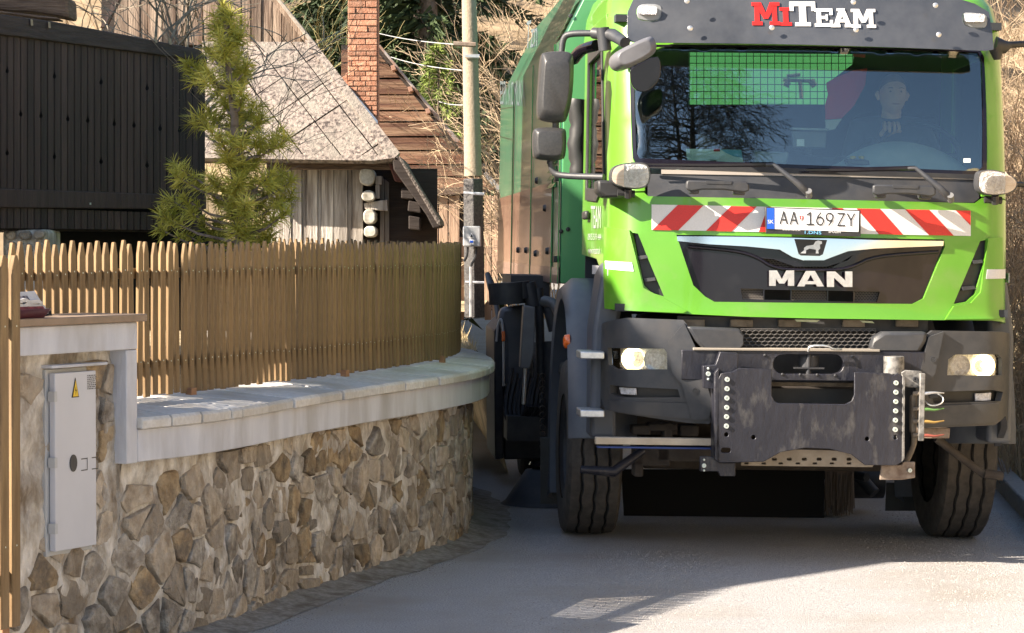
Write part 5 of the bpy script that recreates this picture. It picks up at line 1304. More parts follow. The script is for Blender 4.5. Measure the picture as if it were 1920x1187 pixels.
# hand on the rim: palm + four fingers + thumb
hj = [tuple(hand + Vector((-.05, .05, -.05))), tuple(hand + Vector((0, .03, -.01)))]
he = [(0, 1)]; hr = [.026, .030]
for k, (dx, ln) in enumerate(((-.034, .9), (-.012, 1.05), (.012, 1.0), (.034, .82))):
    b = len(hj); hj += [tuple(hand + Vector((dx, .02, .022))), tuple(hand + Vector((dx * 1.15, -.022 * ln, .028))), tuple(hand + Vector((dx * 1.2, -.045 * ln, .0))), tuple(hand + Vector((dx * 1.2, -.040 * ln, -.028 * ln)))]
    he += [(1, b), (b, b + 1), (b + 1, b + 2), (b + 2, b + 3)]; hr += [.014, .0105, .0095, .008]
b = len(hj); hj += [tuple(hand + Vector((.045, .03, -.012))), tuple(hand + Vector((.06, .0, -.02)))]; he += [(1, b), (b, b + 1)]; hr += [.013, .010]
skin('hand', hj, he, hr, M_skin, drv)
# ================================================================ BACKGROUND
def pprism(name, pts, Y, th, m, parent=None, bevel=0, dirv=None, smooth=0):
    """outline traced from the photo at distance Y (Y may vary with px), given real thickness"""
    yf = Y if callable(Y) else (lambda px: Y)
    a = [at(x, y, yf(x)) for x, y in pts]; n = len(a); off = Vector(dirv or (0, 1, 0)) * th
    mb = MB(); mb.add(a + [p + off for p in a], [tuple(range(n)), tuple(range(2 * n - 1, n - 1, -1))] + [(i, n + i, n + (i + 1) % n, (i + 1) % n) for i in range(n)])
    return mb.build(name, m, parent, bevel, smooth)
# ---- dark wooden house with balcony
dh = empty('dark_timber_house', 'dark brown timber house with carved board balcony above the picket fence', 'house', (0, 0, 0))
Ya, Yb = 15.0, 17.1
YB = lambda px: 1 / (1 / Ya + (1 / Yb - 1 / Ya) * px / 380)
tb = lambda px: 62 + (px) * .138          # lower edge of top beam
bb = lambda px: 354 + px * .036           # upper edge of lower beam
sk = lambda px: 428 + px * .012           # lower end of the skirt
bnorm = (.10, .05, 0)
holes_top = [(14, 130), (103, 140), (191, 151), (276, 162)]
holes_mid = [(41, 211), (79, 214), (130, 220), (168, 223), (217, 229), (253, 232), (300, 238), (334, 241), (355, 172)]
holes_bot = [(17, 284), (106, 291), (193, 300), (277, 307)]
allh = holes_top + holes_mid + holes_bot
x = -12.6; k = 0; edges = []
while x < 388: edges.append(x); x += 12.75 - .7 * x / 380
for i in range(len(edges) - 1):
    xa, xb = edges[i] + .9, edges[i + 1] - .9
    lh = []; rh = []
    for hx, hy in allh:
        j = min(range(len(edges)), key=lambda q: abs(edges[q] - hx))
        if j == i: lh.append((hx, hy))
        if j == i + 1: rh.append((hx, hy))
    pts = [(xa, tb(xa) - 4)]
    for hx, hy in sorted(lh, key=lambda q: q[1]): pts += [(xa, hy - 7), (xa + .8, hy - 2), (xa + 3.0, hy + 2.5), (xa + 2.2, hy + 6), (xa, hy + 7.5)]
    pts += [(xa, bb(xa) + 30 if False else bb(xa) + 4), (xb, bb(xb) + 4)]
    for hx, hy in sorted(rh, key=lambda q: -q[1]): pts += [(xb, hy + 7.5), (xb - 2.2, hy + 6), (xb - 3.0, hy + 2.5), (xb - .8, hy - 2), (xb, hy - 7)]
    pts += [(xb, tb(xb) - 4)]
    pprism('board', pts, lambda p: YB(p), .022, M_dark, dh, .002)
for i in range(len(edges) - 1):
    for q in (0, .5):
        xa = edges[i] + q * (edges[i + 1] - edges[i]) + .5; xb = xa + (edges[i + 1] - edges[i]) * .5 - 1
        if False: pass
    xa, xb = edges[i] + .8, edges[i + 1] - .8
    pprism('skirt_board', [(xa, bb(xa) + 34), (xb, bb(xb) + 34), (xb, sk(xb)), (xa, sk(xa))], YB, .022, M_dark, dh, .002)
pprism('backing', [(-14, 60), (385, 112), (385, 372), (-14, 356)], lambda p: YB(p) + .06, .01, mat('backing_dark', (.004, .004, .005), .9), dh)
o = bpy.data.objects['backing']; bpy.data.objects.remove(o)
pprism('top_beam', [(-14, 24), (100, 40), (240, 66), (372, 92), (384, 106), (384, 114), (-14, 62)], lambda p: YB(p) - .05, .14, mat('beam_wood', (.030, .020, .019), .8, c2=(.055, .04, .037), scale=9, bump=1, bscale=20, stretch=(.4, .4, 4)), dh, .008)
pprism('lower_beam', [(-14, 353), (384, 367), (384, 392), (290, 392), (-14, 389)], lambda p: YB(p) - .04, .10, M_dark, dh, .006)
pprism('old_beam', [(-14, -6), (128, -6), (130, 34), (110, 30), (60, 22), (-14, 18)], 15.6, .3, M_oldlog, dh, .02)
pprism('old_beam', [(-14, 19), (108, 33), (108, 36), (80, 34), (-14, 22)], 15.5, .2, M_oldlog, dh, .01)
# lichen hooks: small iron strips over the top beam
for xx in (57, 90, 290, 317): pprism('iron_strap', [(xx, tb(xx) - 34), (xx + 4, tb(xx) - 33), (xx + 5, tb(xx) - 22), (xx + 1, tb(xx) - 22)], lambda p: YB(p) - .07, .006, M_pole, dh)
pprism('screw', [(168, 380), (171, 380), (171, 384), (168, 384)], lambda p: YB(p) - .045, .004, M_zinc, dh)
pprism('balcony_shade_sheet', [(-30, 60), (376, 112), (376, 428), (-30, 428)], lambda p: YB(p) + .45, .1, mat('balcony_shade', (.005, .004, .005), .95), dh)  # near-black sheet stands in for the shade behind the boards
pprism('under_balcony_shade', [(84, 430), (424, 430), (424, 620), (84, 620)], lambda p: YB(p) + .5, .1, mat('under_shade', (.006, .005, .005), .95), dh)  # dark sheet painted as the shade in the open space below the balcony
# floor and walls of the house
M_darkw = mat('house_wall_dark', (.02, .014, .012), .85, c2=(.035, .026, .022), scale=6, stretch=(.4, .4, 5), bump=1)
A0 = at(-14, 430, YB(-14)); A1 = at(384, 432, YB(384))
dirb = (A1 - A0).normalized(); inw = Vector((-dirb.y, dirb.x, 0)).normalized()
mb = MB(); F0, F1 = A0 + inw * .06, A1 + inw * .03
pz = 1.74
mb.add([(F0.x, F0.y, pz), (F1.x, F1.y, pz), (F1.x + inw.x * 1.4, F1.y + inw.y * 1.4, pz), (F0.x + inw.x * 1.4, F0.y + inw.y * 1.4, pz)] + [(F0.x, F0.y, pz + .1), (F1.x, F1.y, pz + .1), (F1.x + inw.x * 1.4, F1.y + inw.y * 1.4, pz + .1), (F0.x + inw.x * 1.4, F0.y + inw.y * 1.4, pz + .1)],
       [(0, 1, 2, 3), (4, 7, 6, 5), (0, 4, 5, 1), (1, 5, 6, 2), (2, 6, 7, 3), (3, 7, 4, 0)]); mb.build('balcony_floor', M_darkw, dh)
# house body behind the balcony; steep roof with ridge above the picture
B0 = A0 + inw * 1.5; B1 = A1 + inw * 1.5
def quadbox(name, P, Q, depth, z0, z1, m, parent, dv=inw, bevel=0):
    a = [P, Q, Q + dv * depth, P + dv * depth]; mb = MB()
    mb.add([(p.x, p.y, z0) for p in a] + [(p.x, p.y, z1) for p in a], [(0, 3, 2, 1), (4, 5, 6, 7), (0, 1, 5, 4), (1, 2, 6, 5), (2, 3, 7, 6), (3, 0, 4, 7)])
    return mb.build(name, m, parent, bevel)
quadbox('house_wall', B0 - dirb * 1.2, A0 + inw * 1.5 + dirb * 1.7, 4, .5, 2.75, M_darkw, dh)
# shaded strip of field stone pillar below the balcony
sp = empty('stone_pillar', 'short rough stone pillar carrying the dark balcony at the far left', 'pillar', (0, 0, 0))
pprism('pillar_core', [(5, 432), (86, 430), (88, 640), (5, 640)], 15.25, .5, M_mortar, sp, .02)
for q in ([(8, 434), (28, 433), (29, 449), (9, 450)], [(6, 454), (30, 452), (30, 486), (8, 487)], [(33, 434), (58, 432), (57, 449), (44, 451), (34, 446)], [(62, 433), (84, 432), (82, 446), (64, 450)], [(34, 456), (56, 454), (58, 500), (36, 498)], [(60, 455), (84, 454), (84, 500), (62, 498)]):
    cx_ = sum(p[0] for p in q) / len(q); cy_ = sum(p[1] for p in q) / len(q)
    pprism('stone', smoothpoly(q, 1), 15.21, .06, M_stone, sp, .012, smooth=40)
# ---- unseen shade caster, added and shaped to throw the shadow, left of the picture
nb = empty('shade_caster', 'unseen dark block added left of the street, shaped to shade road and truck', 'house', (0, 0, 0))
nh = Vector((-d_h.y, d_h.x, 0))
def sc(s, c, H=None, h=None):   # sun coordinates -> world
    p = d_h * s + nh * c; tz = math.tan(R(SUN_EL)); return Vector((p.x, p.y, (H - s * tz) if h is None else h))
# shade slab edge (H-line rising with c), short along the sun direction
SC0 = -3.0
def scquad(name, c0, H0, c1, H1, Ls, th, m):
    mb = MB(); a = [sc(SC0, c0, H0), sc(SC0, c1, H1), sc(SC0 - Ls, c1, H1), sc(SC0 - Ls, c0, H0)]
    za, zb_ = a[0].z, a[1].z; a[2].z = zb_; a[3].z = za
    mb.add(a + [p + Vector((0, 0, -th)) for p in a], [(0, 1, 2, 3), (4, 7, 6, 5), (0, 4, 5, 1), (1, 5, 6, 2), (2, 6, 7, 3), (3, 7, 4, 0)]); return mb.build(name, m, nb)
scquad('shade_slab', 11.45, 3.42, 12.95, 5.12, 1.35, .10, M_darkw)
mb = MB()
W0, W1 = 12.42, 21.5
prof_r = [(W0, -2.5), (W0, 4.55), (12.95, 5.1), (14.2, 5.5), (15.1, 6.1), (15.7, 7.2), (16.9, 8.7), (18.6, 8.2), (18.85, 5.5), (18.9, -2.5)]
f1 = [sc(SC0, c, H) for c, H in prof_r]; f2 = [sc(SC0 - 5, c, 0, h=q.z) for (c, H), q in zip(prof_r, f1)]
n = len(prof_r); mb.add(f1 + f2, [tuple(range(n)), tuple(range(2 * n - 1, n - 1, -1))] + [(i, n + i, n + (i + 1) % n, (i + 1) % n) for i in range(n)]); mb.build('shade_block', M_darkw, nb)

# ---- grey barn
barn = empty('slate_roofed_barn', 'old grey log barn with lichened diamond slate skirt roof and board gable', 'barn', (0, 0, 0))
YR = 22.0
def roofpt(px, py):      # plane rising away from the eave (eave z at y=300)
    E = at(650, 300, YR); nrm = Vector((0, -math.sin(R(46)), math.cos(R(46)))); r = ray(px, py); C0 = Vector((0, 0, CAMZ))
    t = (E - C0).dot(nrm) / r.dot(nrm); return C0 + r * t, nrm
def roofprism(name, pts, lift, th, m, par):
    a = []; 
    for x, y in pts: p, nn_ = roofpt(x, y); a.append(p + nn_ * lift)
    n = len(a); mb = MB(); mb.add(a + [p - nn_ * th for p in a], [tuple(range(n)), tuple(range(2 * n - 1, n - 1, -1))] + [(i, n + i, n + (i + 1) % n, (i + 1) % n) for i in range(n)])
    return mb.build(name, m, par, .002, 0)
RO = [(380, 80), (560, 80), (582, 84), (596, 98), (746, 294), (738, 302), (700, 304), (380, 297)]
roofprism('roof_deck', [(x, y) for x, y in [(380, 84), (578, 86), (740, 298), (380, 298)]], -.004, .05, mat('roof_felt', (.09, .075, .065), .95), barn)
# diamond slates clipped to the roof outline
def clip(poly, cl):
    out = poly
    for i in range(len(cl)):
        ax, ay = cl[i]; bx, by = cl[(i + 1) % len(cl)]; res = []
        for k in range(len(out)):
            p, q = out[k], out[(k + 1) % len(out)]
            dp = (bx - ax) * (p[1] - ay) - (by - ay) * (p[0] - ax); dq = (bx - ax) * (q[1] - ay) - (by - ay) * (q[0] - ax)
            if dp >= 0: res.append(p)
            if dp * dq < 0: f = dp / (dp - dq); res.append((p[0] + (q[0] - p[0]) * f, p[1] + (q[1] - p[1]) * f))
        out = res
        if len(out) < 3: return []
    return out
va_, vb_ = Vector((31, 40.5)), Vector((46, -31))
for i in range(-12, 14):
    for j in range(-12, 14):
        o_ = Vector((560, 190)) + va_ * i + vb_ * j
        q = [tuple(o_ + va_ * a + vb_ * b) for a, b in ((.016, .024), (.984, .024), (.984, .976), (.016, .976))]
        q = clip(q, [(380, 80), (570, 81), (590, 92), (744, 294), (738, 299), (380, 295)])
        if len(q) < 3: continue
        ar = abs(sum(q[k][0] * q[(k + 1) % len(q)][1] - q[(k + 1) % len(q)][0] * q[k][1] for k in range(len(q)))) / 2
        if ar < 40: continue
        roofprism('slate', q, .012 + rnd.uniform(0, .014), .012, M_slate, barn)
roofprism('edge_slates', [(572, 80), (590, 84), (750, 292), (740, 302), (726, 296), (600, 120)], .035, .03, M_slate, barn)
roofprism('eave_slates', [(380, 292), (700, 296), (742, 293), (746, 300), (700, 306), (380, 301)], .03, .04, M_slate, barn)
# gable of vertical boards above the skirt roof
YG = 23.3
xe = [190, 214, 240, 262, 276, 305, 330, 352, 380, 410, 432, 452, 470, 490, 510, 528, 548, 566, 580]
top = lambda x: -6 if x < 504 else -6 + (x - 504) * 1.15
for a, b in zip(xe, xe[1:]):
    if a < 200: continue
    pprism('gable_board', [(a + .7, top(a)), (b - .7, top(b)), (b - .7, 84), (a + .7, 84)], YG + rnd.uniform(0, .02), .03, M_gable, barn)
pprism('gable_back', [(190, -6), (505, -6), (575, 76), (575, 90), (190, 90)], YG + .06, .05, M_darkw, barn)
pprism('verge_board', [(502, -8), (512, -8), (586, 84), (577, 86)], YG - .25, .1, M_gable, barn, .004)
pprism('verge_slates', [(512, -8), (520, -8), (592, 82), (586, 86)], YG - .30, .35, mat('verge_pale', (.45, .4, .34), .85, c2=(.25, .2, .16), scale=30), barn, .004)
pprism('verge_board', [(216, -8), (226, -8), (200, 48), (188, 52)], YG - .25, .1, M_dark, barn)
# eave board, wall boards, log ends
pprism('eave_board', [(500, 303), (738, 303), (736, 318), (500, 318)], YR + .12, .08, M_oldlog, barn, .006)
xe = [500, 518, 546, 566, 574, 596, 602, 626, 652, 660, 681]
for a, b in zip(xe, xe[1:]):
    pprism('wall_board', [(a + .6, 316), (b - .6, 316), (b - .6, 470), (a + .6, 470)], YR + .30 + (.02 if b - a < 12 else rnd.uniform(0, .012)), .03, M_grey, barn, .002)
pprism('wall_core', [(500, 316), (820, 316), (820, 470), (500, 470)], YR + .42, .05, M_darkw, barn)
M_logend = mat('log_end', (.42, .40, .34), .9, c2=(.62, .60, .54), scale=20, c3=(.2, .18, .14), scale3=8)
for q in ([(674, 320), (682, 314), (696, 316), (703, 324), (702, 340), (696, 348), (682, 348), (673, 340)], [(680, 360), (690, 356), (700, 359), (704, 368), (701, 376), (690, 379), (680, 375), (677, 368)], [(681, 392), (704, 393), (705, 420), (681, 420)], [(682, 424), (706, 424), (706, 445), (682, 445)]):
    pprism('log_end', smoothpoly(q, 1), YR + .12, .3, M_logend, barn, .012, smooth=50)
for q in ([(704, 330), (716, 330), (716, 346), (704, 346)], [(682, 381), (726, 374), (727, 396), (684, 392)], [(704, 346), (712, 346), (712, 372), (704, 372)]):
    pprism('beam_end', q, YR + .2, .2, M_grey, barn, .006)
for i, (a, b) in enumerate(zip(range(712, 806, 9), range(721, 815, 9))):
    pprism('side_board', [(a + .5, 330 + i * 6), (b - .5, 336 + i * 6), (b - .5, 470), (a + .5, 470)], YR + .34 + .05 * i, .03, M_oldlog if i > 5 else mat('greyed', (.16, .14, .13), .85, c2=(.28, .26, .24), scale=8, stretch=(4, 4, .3)) if i == 0 else bpy.data.materials['greyed'] if i <= 5 else M_oldlog, barn, .002)
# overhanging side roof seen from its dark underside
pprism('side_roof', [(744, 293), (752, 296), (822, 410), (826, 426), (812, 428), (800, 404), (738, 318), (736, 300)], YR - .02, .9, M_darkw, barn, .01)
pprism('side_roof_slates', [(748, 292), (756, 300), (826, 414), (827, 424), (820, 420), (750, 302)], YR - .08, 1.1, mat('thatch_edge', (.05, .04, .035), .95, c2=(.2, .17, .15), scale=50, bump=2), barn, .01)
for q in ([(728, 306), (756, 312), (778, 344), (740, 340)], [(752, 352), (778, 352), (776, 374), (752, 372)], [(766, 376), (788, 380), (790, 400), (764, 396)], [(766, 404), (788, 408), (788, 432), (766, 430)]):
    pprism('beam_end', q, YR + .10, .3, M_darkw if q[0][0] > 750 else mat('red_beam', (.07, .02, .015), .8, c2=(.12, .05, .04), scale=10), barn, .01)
# chimney
chim = empty('chimney', '', 'x'); del chim['label']; del chim['category']; chim.parent = barn
YC = 24.4
core = pprism('mortar_core', [(652.5, -14), (706.5, -14), (706.5, 236), (652.5, 236)], YC + .015, .30, M_bmort, chim)
y = -10; r = 0
pw = (Vector(at(653, 0, YC)) - Vector(at(652, 0, YC))).length
while y < 232:
    hgt = rnd.uniform(11.5, 12.6) if y < 90 else rnd.uniform(9, 9.8)
    cuts = [651.5, rnd.uniform(684, 690), 707.5] if r % 2 else [651.5, rnd.uniform(666, 672), 707.5]
    if y > 90: cuts = [651.5, rnd.uniform(660, 668), rnd.uniform(684, 690), 707.5] if r % 2 else [651.5, rnd.uniform(670, 676), rnd.uniform(694, 698), 707.5]
    for a, b in zip(cuts, cuts[1:]):
        pprism('brick', [(a + .7, y + .6), (b - .7, y + .6 + rnd.uniform(-.3, .3)), (b - .7, y + hgt - 1.0), (a + .7, y + hgt - 1.0)], YC - rnd.uniform(.0, .012), .12, M_brick, chim, .004)
    y += hgt; r += 1
# right flank of the chimney
mb = MB(); p0 = at(707.5, 0, YC + .02); mb.box2((p0.x - .004, YC + .02, 2.6), (p0.x + .004, YC + .3, 4.2)); mb.build('flank', M_brick, chim)
pprism('flashing', [(652, 160), (708, 226), (708, 234), (654, 170)], YC - .03, .05, mat('flash_lead', (.2, .25, .35), .4, .3), barn)
pprism('ridge_end', [(641, 146), (651, 136), (652, 160), (646, 158)], YC + .0, .1, M_brick, barn, .004)

# ---- brown boarded house
bh = empty('brown_boarded_house', 'reddish brown house with weathered horizontal gable boards behind the brick chimney', 'house', (0, 0, 0))
YH = 26.0
ys = [92, 118, 148, 178, 208, 229, 257, 283, 309, 332, 357]
vr = lambda y: 712 + (y - 92) * .852
for a, b in zip(ys, ys[1:]):
    pprism('gable_board', [(640, a + 1.2), (vr(a) - 8, a + 1.4), (vr(b) - 10, b - rnd.uniform(1, 2.5)), (640, b - 1.5)], YH - rnd.uniform(0, .03), .05, M_brown, bh, .003, dirv=(0, 1, .02))
pprism('gable_back', [(640, 84), (706, 90), (856, 280), (900, 350), (900, 480), (640, 480)], YH + .10, .05, M_darkw, bh)
pprism('verge_shadow_board', [(708, 92), (714, 90), (866, 276), (858, 284)], YH - .28, .3, M_darkw, bh)
pprism('verge_cover', [(709, 86), (713, 84), (800, 190), (868, 270), (870, 282), (862, 278), (790, 186)], YH - .36, .5, mat('verge_metal', (.42, .38, .36), .4, .4, c2=(.3, .16, .1), scale=12), bh, .003)
for x, y in ((737, 127), (769, 167), (802, 208)): pprism('purlin_end', [(x - 5, y - 4), (x + 3, y - 5), (x + 6, y + 3), (x - 2, y + 6)], YH - .45, .3, mat('purlin', (.3, .17, .12), .8), bh, .004) if x == 737 else pprism('purlin_end', [(x - 5, y - 4), (x + 3, y - 5), (x + 6, y + 3), (x - 2, y + 6)], YH - .45, .3, bpy.data.materials['purlin'], bh, .004)
pprism('eave_beam', [(790, 355), (880, 350), (882, 362), (792, 368)], YH - .1, .1, M_oldlog, bh)
M_barnl = mat('light_barn_board', (.34, .22, .15), .85, c2=(.52, .38, .28), scale=6, bump=1, stretch=(4, 4, .3), var=.15, c3=(.2, .12, .08), scale3=3)
for a, b in ((806, 822), (823, 840), (841, 862), (908, 922), (922, 934)):
    pprism('wall_board', [(a + .6, 368), (b - .6, 366), (b - .6, 600), (a + .6, 600)], YH - .05, .04, M_barnl, bh, .003)
pprism('metal_roof_edge', [(906, 326), (912, 322), (940, 352), (940, 366), (930, 356)], YH - .6, .2, M_alu, bh)
pprism('low_wall', [(640, 430), (870, 445), (870, 600), (640, 600)], YH + .0, .05, M_barnl, bh)

# ---- pole with meter box
pole = empty('utility_pole', 'tall round concrete power pole standing before the brown boarded house', 'pole', at(889, 592, 21.0))
PB = at(889, 592, 21.0)
mb = MB(); top_ = at(879, -20, 21.0); mid = at(887, 330, 21.0)
k = 21.0 / FPX
mb.tube([mid - PB, top_ - PB], [16.5 * k, 13.5 * k], 20); mb.build('shaft', M_pole, pole, smooth=50)
mb = MB(); f0, f1 = at(887, 335, 20.96) - PB, at(890, 596, 20.96) - PB
mb.tube([f0, f1], [19 * k, 20 * k], 4); o = mb.build('footing_post', M_poleshade, pole, .01); 
o.data.transform(Matrix.Translation((f0 + f1) / 2) @ Matrix.Rotation(R(45), 4, 'Z') @ Matrix.Translation(-(f0 + f1) / 2)) if False else None
mb = MB(); mb.tube([at(872, 105, 20.93) - PB, at(899, 106, 20.93) - PB], .018, 6); mb.build('clamp', M_alu, pole)
mb = MB(); mb.tube([at(850, 82, 20.8) - PB, at(892, 84, 20.8) - PB], .02, 6); mb.build('cross_bar', M_rust, pole)
mb = MB(); mb.tube([at(869, 362, 20.8) - PB, at(908, 364, 20.8) - PB], .012, 6); mb.tube([at(872, 529, 20.8) - PB, at(908, 530, 20.8) - PB], .010, 6); mb.build('strap', M_metalgrey, pole)
mbx = pprism('meter_box', [(868, 424), (901, 424), (902, 463), (868, 462)], 20.6, .12, M_boxgrey, None, .01, smooth=30); tag(mbx, 'small light grey electrical box with warning sticker on the power pole', 'box')
pprism('warning_sticker', [(884, 436), (889, 446), (879, 446)], 20.59, .003, M_white, mbx); pprism('warning_print', [(884, 439), (886.5, 444.5), (881.5, 444.5)], 20.586, .002, M_black, mbx)
pprism('sticker', [(879, 449), (889, 449), (889, 458), (879, 458)], 20.59, .003, M_white, mbx); pprism('sticker_print', [(881, 451), (887, 451), (887, 455), (881, 455)], 20.586, .002, M_bluep, mbx)
mb = MB(); mb.tube(smoothpoly([at(877, 463, 20.66), at(876, 480, 20.66), at(870, 490, 20.66)], 2, False), .010, 6); mb.tube(smoothpoly([at(893, 463, 20.66), at(893, 480, 20.66), at(884, 495, 20.66), at(883, 502, 20.66)], 2, False), .010, 6); mb.build('cable', M_plasd, mbx)
mb = MB(); mb.tube([at(883, 500, 20.66), at(883, 594, 20.66)], .012, 6); mb.build('conduit', mat('conduit', (.4, .4, .4), .5), mbx)
for i, (a, b, Yf) in enumerate((((708, 62), (866, 84), 30), ((733, 107), (866, 132), 30), ((811, 185), (868, 197), 30))):
    mb = MB(); P0 = at(*a, Yf); P1 = at(*b, 21); pts = [P0.lerp(P1, t / 12) - Vector((0, 0, .02 * 4 * (t / 12) * (1 - t / 12))) for t in range(13)]
    mb.tube(pts, .004, 5); w = mb.build('overhead_wire', M_boxgrey, smooth=60)
    tag(w, ('upper thin overhead wire running from the power pole to the left', 'middle thicker overhead wire running from the power pole to the boarded gable', 'lowest faint overhead wire running from the power pole near the young spruce')[i], 'wire', 'overhead wires at the power pole')

# ---- vegetation
def grow(mb, p, d, L, r, depth, g, curve=.25, split=(2, 3), shrink=.72, n=5, droop=0.0, spread=.6, seg=4, rmin=.0025):
    pts = [p]; rs = [r]
    for i in range(seg):
        d = (d + Vector((g.uniform(-curve, curve), g.uniform(-curve, curve), g.uniform(-curve, curve) - droop))).normalized()
        p = p + d * L / seg; pts.append(p); rs.append(max(rmin, r * (1 - .45 * (i + 1) / seg)))
    mb.tube(pts, rs, n if r > .02 else 3, cap=False)
    if depth <= 0: return
    for k in range(g.randint(*split)):
        i = g.randint(max(1, seg // 2), seg) if k else seg
        dd = (d + Vector((g.uniform(-spread, spread), g.uniform(-spread, spread), g.uniform(-spread, spread) * .8))).normalized()
        grow(mb, pts[i], dd, L * shrink * g.uniform(.75, 1.15), rs[i] * .72, depth - 1, g, curve, split, shrink, n, droop, spread, seg, rmin)
def bush(name, label, base, n, h, seed, m, spread=.5, r=.012, lean=(0, 0, 0), depth=3, split=(2, 3), cat='bush', group=None, rad=.4, rmin=.0022):
    g = random.Random(seed); mb = MB()
    for k in range(n):
        a = g.uniform(0, 6.28); q = Vector((math.cos(a), math.sin(a), 0)) * g.uniform(0, rad)
        grow(mb, q, (Vector((q.x * .8, q.y * .8, 1)) + Vector(lean)).normalized(), h * g.uniform(.35, .6), r * g.uniform(.6, 1.1), depth, g, .22, split, .70, 4, .02, spread, 4, rmin)
    root = empty(name, label, cat, base, group)
    mb.build('branches', m, root, smooth=0, fixn=False); return root
rb = lambda px, py, Y: at(px, py, Y)
bush('bare_bush', 'pale leafless bush spreading its twigs between the power pole and the green box body', (.22, 24.0, 1.0), 40, 1.5, 1, M_twig, .5, .007, (-.04, 0, 0), 4, group='leafless bushes behind the roofs', rad=.3)
bush('bare_bush', 'tall pale leafless thicket rising above the green box body at its left top', (.35, 27.5, 1.6), 30, 2.1, 2, M_twig, .45, .009, (0, 0, 0), 4, group='leafless bushes behind the roofs', rad=.7)
bush('bare_bush', 'greenish bare hazel thicket left of the brick chimney behind the slate roof', (-2.25, 28.0, 1.6), 24, 2.5, 3, mat('green_twigs', (.20, .18, .07), .9, c2=(.36, .30, .15), scale=4), .45, .012, (-.1, 0, 0), 4, group='leafless bushes behind the roofs', rad=.8)
bush('bare_bush', 'sparse bare twigs right behind the brick chimney in front of the dark spruces', (-1.15, 31.0, 3.0), 5, 2.0, 4, M_twig, .5, .010, (.1, 0, 0), 3, group='leafless bushes behind the roofs')
bush('bare_tree', 'mossy bare fruit tree crown behind the dark balcony at the top left', (-2.75, 19.0, 1.9), 11, 1.9, 12, mat('mossy_bark', (.10, .085, .06), .95, c2=(.30, .26, .20), scale=12), .7, .045, (.05, 0, 0), 4, cat='tree', rad=.45, rmin=.004)
bush('bare_shrub', 'small dark leafless shrub in front of the slate roof beside the pine', (-1.55, 17.2, 1.0), 5, 1.9, 21, M_twigd, .5, .008, (0, 0, .3), 3, rad=.15)
# right bank hedge
for i, (X, Y, h, s, lb) in enumerate(((3.62, 18.7, 1.7, 31, 'tangled dry brown bush on the bank just right of the truck headlamp'), (3.98, 20.4, 2.3, 32, 'dense dry twiggy bush on the bank beside the truck cab'), (4.25, 21.9, 2.8, 33, 'tall dry twiggy bush on the bank behind the right mirror'), (4.62, 23.6, 3.4, 34, 'tallest dry bush on the bank at the top right corner'), (3.8, 19.5, 1.1, 35, 'low dry bush on the bank above the kerb end'))):
    bush('dry_bush', lb, (X, Y, -.06 + max(0, X - kx(Y) - .14) * .95), 60, h, s, M_twig if i % 2 == 0 else mat('brown_twigs%d' % i, (.20, .14, .09), .9, c2=(.36, .26, .17), scale=4), .6, .006, (-.1, 0, 0), 4, group='dry bushes on the right bank', rad=.5)
bm_ = M_drygrass
gridmesh('roadside_bank', lin(0, 1, 16), lin(6, 60, 50), lambda t, y: -.06 + (t ** 1.0) * 6.0 * .95 + .06 * noise.noise(Vector((t * 20, y * 1.5, 0))), M_drygrass, fx=lambda t, y: kx(y) + .14 + t * 6.0)
# kerb stones
kerb = None
kb = empty('kerb', 'low grey concrete kerb along the right edge of the road', 'kerb', (kx(14), 14, -.06))
y = 8.0
while y < 30:
    a = Vector((kx(y) - kx(14), y - 14, 0)); b = Vector((kx(y + .97) - kx(14), y + .97 - 14, 0)); w = Vector((.13, 0, 0)); mb = MB()
    q = [a, b, b + w, a + w]; hz = .13 + rnd.uniform(-.006, .006)
    mb.add(q + [p + Vector((0, 0, hz)) for p in q], [(0, 3, 2, 1), (4, 5, 6, 7), (0, 1, 5, 4), (1, 2, 6, 5), (2, 3, 7, 6), (3, 0, 4, 7)]); mb.build('kerb_stone', M_conc if False else mat('kerb_conc', (.24, .235, .23), .9, c2=(.34, .33, .32), scale=40, bump=1) if 'kerb_conc' not in bpy.data.materials else bpy.data.materials['kerb_conc'], kb, .012); y += 1.0
# orange reflector post right of the tyre
op = pprism('marker_post', [(1861, 800), (1868, 800), (1868, 880), (1861, 880)], 17.9, .04, mat('faded_orange', (.5, .2, .09), .6), None, .004); tag(op, 'faded orange marker post behind the front tyre at the kerb', 'post')
